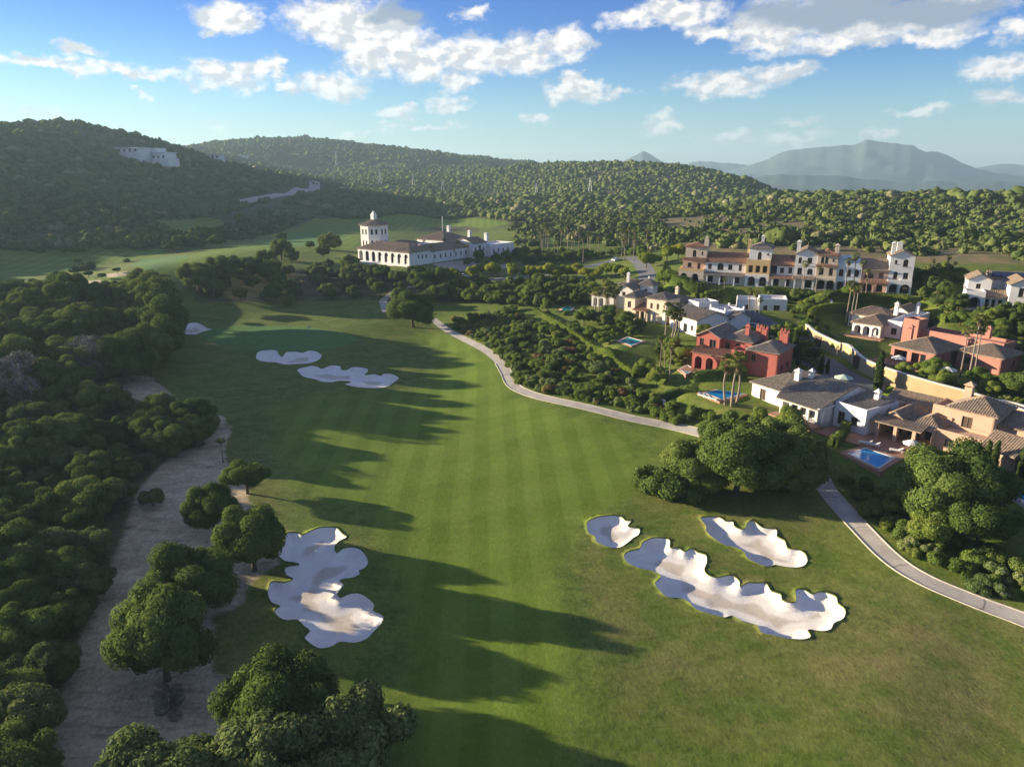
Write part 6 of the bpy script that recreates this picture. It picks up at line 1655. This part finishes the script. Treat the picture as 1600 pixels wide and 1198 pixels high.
for poly, n, sp, kinds, a, b, where in (
    ([(700,445),(780,452),(830,445),(930,445),(925,475),(880,478),(830,482),(760,475),(700,470)], 46, 4.2, ['oak', 'garden', 'oak'], .55, .9, 'in the belt between the fairway and the car park'),
    ([(650,430),(700,440),(760,442),(760,452),(700,455),(640,450)], 18, 4.5, ['oak', 'garden'], .5, .8, 'below the car park wall'),
    ([(800,392),(1000,392),(1010,405),(960,400),(880,412),(830,414)], 30, 5, ['garden', 'oak'], .5, .9, 'among the palms behind the car park'),
    ([(640,424),(690,404),(760,392),(800,386),(830,396),(830,412),(800,410),(690,412)], 40, 4.4, ['oak', 'garden', 'shrub'], .5, .9, 'along the foot of the clubhouse'),
    ([(840,480),(920,492),(960,505),(1000,515),(1000,560),(985,580),(940,548),(880,512)], 22, 3.6, ['garden', 'garden', 'shrub', 'olive'], .45, .8, 'in the garden behind the long thin hedge'),
    ([(1000,540),(1050,540),(1070,560),(1060,600),(1030,605),(1000,590)], 22, 2.8, ['garden', 'shrub', 'oak', 'garden'], .4, .8, 'in the garden beside the red villa'),
    ([(1040,430),(1064,440),(1100,455),(1150,475),(1140,485),(1090,480),(1040,460),(1020,445)], 26, 3.4, ['garden', 'darkshrub', 'oak', 'cypress'], .45, .8, 'on the slope left of the annex'),
    ([(1180,458),(1260,466),(1330,472),(1320,482),(1270,486),(1240,500),(1235,480)], 30, 3.0, ['garden', 'shrub', 'darkshrub', 'oak'], .4, .75, 'on the slope below the terraced houses'),
    ([(1340,470),(1430,474),(1500,490),(1500,510),(1470,500),(1420,490),(1350,480)], 26, 3.2, ['garden', 'shrub', 'flower'], .4, .7, 'between the low white villa and the terraced houses'),
    ([(1430,470),(1430,430),(1500,428),(1510,470),(1500,485)], 26, 4.0, ['garden', 'oak', 'olive'], .5, .85, 'beyond the white end terraced house'),
    ([(1500,495),(1600,498),(1680,520),(1680,560),(1600,545),(1540,535),(1510,515)], 34, 3.2, ['shrub', 'garden', 'oak', 'flower'], .45, .85, 'behind the terracotta villa'),
    ([(1300,545),(1345,568),(1400,590),(1450,606),(1500,618),(1600,640),(1600,610),(1520,598),(1460,590),(1400,578),(1340,552)], 40, 2.2, ['shrub', 'flower', 'garden'], .4, .75, 'on top of the ochre retaining wall'),
    ([(1180,540),(1240,545),(1300,580),(1290,590),(1230,575),(1200,570)], 12, 2.6, ['shrub', 'darkshrub', 'cypress'], .4, .7, 'along the estate road behind the white villa'),
    ([(1205,520),(1240,520),(1258,545),(1290,565),(1270,572),(1235,552)], 16, 2.4, ['garden', 'oak', 'shrub'], .4, .7, 'on the verge of the estate road'),
    ([(1075,600),(1100,600),(1100,640),(1060,640),(1040,635)], 12, 2.2, ['shrub', 'darkshrub'], .5, .8, 'in the pool garden corner'),
    ([(1130,640),(1180,640),(1240,665),(1300,672),(1320,700),(1300,720),(1270,700),(1200,680),(1130,670)], 26, 2.4, ['shrub', 'darkshrub', 'garden'], .5, .9, 'on the bank under the white villa'),
    ([(1380,745),(1500,745),(1600,790),(1600,850),(1540,840),(1440,800)], 22, 3.0, ['oak', 'garden', 'darkshrub'], .45, .8, 'on the bank below the orange villa lawn'),
    ([(1610,480),(1900,520),(2000,700),(1800,900),(1650,900),(1640,700)], 60, 6.0, ['oak', 'garden', 'olive'], .7, 1.1, 'in the gardens right of the villas'),
    ([(1130,560),(1075,520),(1100,500),(1160,505),(1200,530),(1190,560)], 14, 2.4, ['garden', 'shrub', 'darkshrub'], .4, .65, 'between the red villa and the white villa behind it'),
    ([(1235,500),(1262,498),(1330,512),(1320,540),(1290,535)], 14, 2.6, ['shrub', 'flower', 'garden'], .35, .6, 'around the lawn of the low white villa')):
    garden(poly, int(n * 1.7), sp * .74, kinds, a, b, two(where), grp(where))
for px, py, hp in ((1370, 610, 58), (1240, 556, 40), (1228, 566, 36), (1523, 745, 46), (1536, 742, 50), (1550, 738, 46), (1594, 745, 52), (1605, 748, 50), (1225, 445, 30)):
    x, y, z = gp(px, py); sl = math.sqrt(x * x + y * y + (CAMZ - z) ** 2)
    plant('cypress', x, y, hp * sl / FPX / 7.2, 'tall dark cypress beside the orange lodge' if py > 700 else 'tall dark cypress along the estate road' if py > 500 else 'dark cypress before the terraced houses', 'cypresses by the lodge' if py > 700 else 'cypresses along the road' if py > 500 else None, sz=1.0)

# cars
M_CARW = plain('car_white', (0.72, 0.72, 0.72), 0.25, 0.03, 1, 0.5); M_CARD = plain('car_dark', (0.05, 0.055, 0.07), 0.25, 0.05, 1, 0.5); M_CARS = plain('car_silver', (0.42, 0.43, 0.45), 0.25, 0.05, 1, 0.5); M_TYRE = plain('tyre', (0.02, 0.02, 0.02), 0.8)
def car(px, py, yaw, mat, label):
    x, y, z = gp(px, py); e = empty('parked_car', (x, y, z + .03), yaw); tag(e, label, 'car', 'parked cars')
    prof = [(-2.15, .32), (-2.2, .7), (-2.0, .88), (-1.55, .95), (-1.0, 1.42), (.55, 1.45), (1.15, .98), (1.95, .86), (2.2, .66), (2.18, .32)]
    def ext(pr, w0, w1f=None):
        n = len(pr); V = [(a, -w0 * (1 if b < 1 else .84), b) for a, b in pr] + [(a, w0 * (1 if b < 1 else .84), b) for a, b in pr]
        F = [tuple(range(n))[::-1], tuple(range(n, 2 * n))] + [(i, (i + 1) % n, n + (i + 1) % n, n + i) for i in range(n)]
        return V, F
    obj('body', mesh_np('body', *ext(prof, .9), mat), e)
    V, F = ext([(-1.5, 1.0), (-1.02, 1.36), (.5, 1.385), (1.02, 1.0)], .915)
    V = [(a, (.93 if b > 0 else -.93) if c < 1.1 else (.785 if b > 0 else -.785), c) for a, b, c in V]
    obj('side_windows', mesh_np('side_windows', V, F[:2], M_GLASS), e)
    for nm, pr in (('windscreen', ((.60, 1.43), (1.13, 1.0))), ('rear_window', ((-1.04, 1.41), (-1.53, .98)))):
        (a, b), (c, d) = pr; s = .02 if nm == 'windscreen' else -.02
        obj(nm, mesh_np(nm, [(a + s, -.7, b + .015), (a + s, .7, b + .015), (c + s, .8, d + .015), (c + s, -.8, d + .015)], [(0, 1, 2, 3)], M_GLASS), e)
    for wx in (-1.35, 1.35):
        for wy in (-.82, .82):
            V, F = tube([(wx, wy - .1, .32), (wx, wy, .32), (wx, wy + .1, .32)], [.32, .33, .32], 14); obj('wheel', mesh_np('wheel', V, F, M_TYRE), e)
car(722, 434, .2, M_CARW, 'white car at the edge of the car park'); car(742, 435, .2, M_CARD, 'dark car beside the white car at the car park'); car(800, 419, .6, M_CARS, 'silver car at the far side of the car park'); car(962, 408, .9, M_CARW, 'white car on the access road by the palm grove')
car(1178, 514, -.9, M_CARS, 'silver car parked on the estate road behind the annex'); car(1240, 541, -.9, M_CARW, 'white car parked on the estate road by the ochre wall')

# parasols, loungers, tables
M_CANVAS = plain('canvas', (0.62, 0.60, 0.52), 0.8, 0.06, 1.5); M_CANVASG = plain('canvas_green', (0.42, 0.52, 0.40), 0.8, 0.06, 1.5)
def parasol(px, py, mat, label, r=1.5, z=None):
    x, y, zt = gp(px, py) if z is None else gz(px, py, z); e = empty('parasol', (x, y, zt)); tag(e, label, 'parasol')
    V, F = tube([(0, 0, -.1), (0, 0, 1.2), (0, 0, 2.5)], [.035] * 3, 6); obj('pole', mesh_np('pole', V, F, M_METAL), e)
    V, F = tube([(0, 0, 0), (0, 0, .1)], [.28, .25], 10); obj('base', mesh_np('base', V, F, M_METAL), e)
    P = [(r * math.cos(k * math.pi / 4), r * math.sin(k * math.pi / 4), 2.05) for k in range(8)] + [(r * math.cos(k * math.pi / 4), r * math.sin(k * math.pi / 4), 1.9) for k in range(8)] + [(0, 0, 2.65)]
    obj('canopy', mesh_np('canopy', P, [(k, (k + 1) % 8, 16) for k in range(8)] + [(8 + k, 8 + (k + 1) % 8, (k + 1) % 8, k) for k in range(8)], mat), e)
parasol(1316, 606, M_CANVASG, 'pale green parasol behind the white villa roof', 1.7); parasol(1402, 575, M_CANVAS, 'cream parasol on the shaded terrace of the terracotta villa', 1.4); parasol(1478, 594, M_CANVAS, 'cream parasol among the shrubs before the terracotta villa', 1.6); parasol(1422, 712, M_CANVAS, 'cream parasol by the orange villa pool', 1.3)
def lounger(px, py, z, yaw, label, group):
    x, y, _ = gz(px, py, z); z = max(z, tz(x, y) + .26) if z > 5 else z; e = empty('sun_lounger', (x, y, z), yaw); tag(e, label, 'sun lounger', group)
    V, F = [], []; quad_box(V, F, -.95, .95, -.32, .32, .30, .36); obj('frame', mesh_np('frame', V, F, S_WHITE), e)
    V = [(-.9, -.3, .363), (.25, -.3, .363), (.25, .3, .363), (-.9, .3, .363), (-.9, -.3, .43), (.25, -.3, .43), (.25, .3, .43), (-.9, .3, .43), (.92, -.3, .80), (.92, .3, .80), (.92, -.3, .73), (.92, .3, .73)]
    obj('mattress', mesh_np('mattress', V, [(4, 5, 6, 7), (0, 1, 5, 4), (2, 3, 7, 6), (3, 0, 4, 7), (5, 8, 9, 6), (1, 10, 8, 5), (2, 6, 9, 11), (1, 2, 11, 10), (8, 10, 11, 9)], M_CANVAS), e)
    for sx in (-.8, .8):
        for sy in (-.26, .26):
            V, F = [], []; quad_box(V, F, sx - .04, sx + .04, sy - .04, sy + .04, 0, .297); obj('leg', mesh_np('leg', V, F, S_WHITE), e)
for k, (px, py) in enumerate(((1098, 620), (1106, 622.5), (1114, 625))): lounger(px, py, 5.44, 2.2, 'cream sun lounger on the deck of the pool below the palms', 'loungers at the palm pool')
for k, (px, py) in enumerate(((1352, 694), (1364, 697), (1400, 706))): lounger(px, py, 4.46, -.6, 'cream sun lounger on the orange villa terrace', 'loungers at the orange villa')

# flag on the green
x, y, z = gp(482, 522); e = empty('flagstick', (x, y, z)); tag(e, 'thin flagstick with white flag on the shaded green', 'flag')
V, F = tube([(0, 0, -.1), (0, 0, 1.2), (0, 0, 2.3)], [.03] * 3, 6); obj('pole', mesh_np('pole', V, F, S_WHITE), e)
obj('flag', mesh_np('flag', [(0, .015, 1.8), (.6, .05, 1.82), (.6, .05, 2.2), (0, .015, 2.28), (0, -.015, 1.8), (.6, .02, 1.82), (.6, .02, 2.2), (0, -.015, 2.28)], [(0, 1, 2, 3), (7, 6, 5, 4), (0, 4, 5, 1), (3, 2, 6, 7), (1, 5, 6, 2)], S_WHITE), e)

# houses and masts on the hills
def hillhouse(px, py, w, d, hh, yaw, label, two_=False):
    x, y, z = gp(px, py)
    h = House('hill_house', label, 'house', None, None, 0, 'houses on the hill', S_WHITE, T_GREY, skirt=8, pos=(x, y, z + .5), yaw=yaw)
    n = max(2, int(w / 5)); h.vol(0, w, 0, d, hh, ops=[('f', w * (k + .5) / n, 1.0, 2.2, 2.0, 'w') for k in range(n)]); h.block('roof_slab', -.8, w + .8, -.8, d + .6, hh + .003, hh + .6)
    if two_: h.block('upper_storey', w * .1, w * .6, 3, d, hh + .603, hh + 4); h.block('terrace', w * .6, w + 7, -5, d * .6, -6, .4)
    return h
hillhouse(222, 250, 26, 12, 5, -20, 'wide white modern house on the wooded hill', True); hillhouse(182, 240, 24, 12, 3.5, -20, 'long white flat building beside the modern hill house'); hillhouse(322, 249, 16, 10, 4, -10, 'small white house on the shoulder of the hill'); hillhouse(372, 247, 18, 10, 4, -10, 'small white house above the hill track')
def mast(px, py, hh):
    x, y, z = gp(px, py); e = empty('pylon', (x, y, z)); tag(e, 'thin steel pylon rising from the far scrub hill', 'pylon', 'pylons on the hills')
    for sx, sy in ((-1, -1), (1, -1), (1, 1), (-1, 1)):
        V, F = tube([(sx * 1.8, sy * 1.8, -1), (sx * .9, sy * .9, hh * .5), (sx * .2, sy * .2, hh)], [.2, .17, .12], 5); obj('leg', mesh_np('leg', V, F, M_METAL), e)
    for f, l in ((.68, 4), (.82, 3.2), (.94, 2.4)):
        V, F = tube([(-l, 0, hh * f), (0, 0, hh * f + .3), (l, 0, hh * f)], [.1, .18, .1], 5); obj('cross_arm', mesh_np('cross_arm', V, F, M_METAL), e)
for a in ((526, 262, 30), (594, 288, 20), (646, 290, 16), (692, 298, 14), (838, 308, 14), (922, 300, 14), (452, 222, 14)): mast(*a)
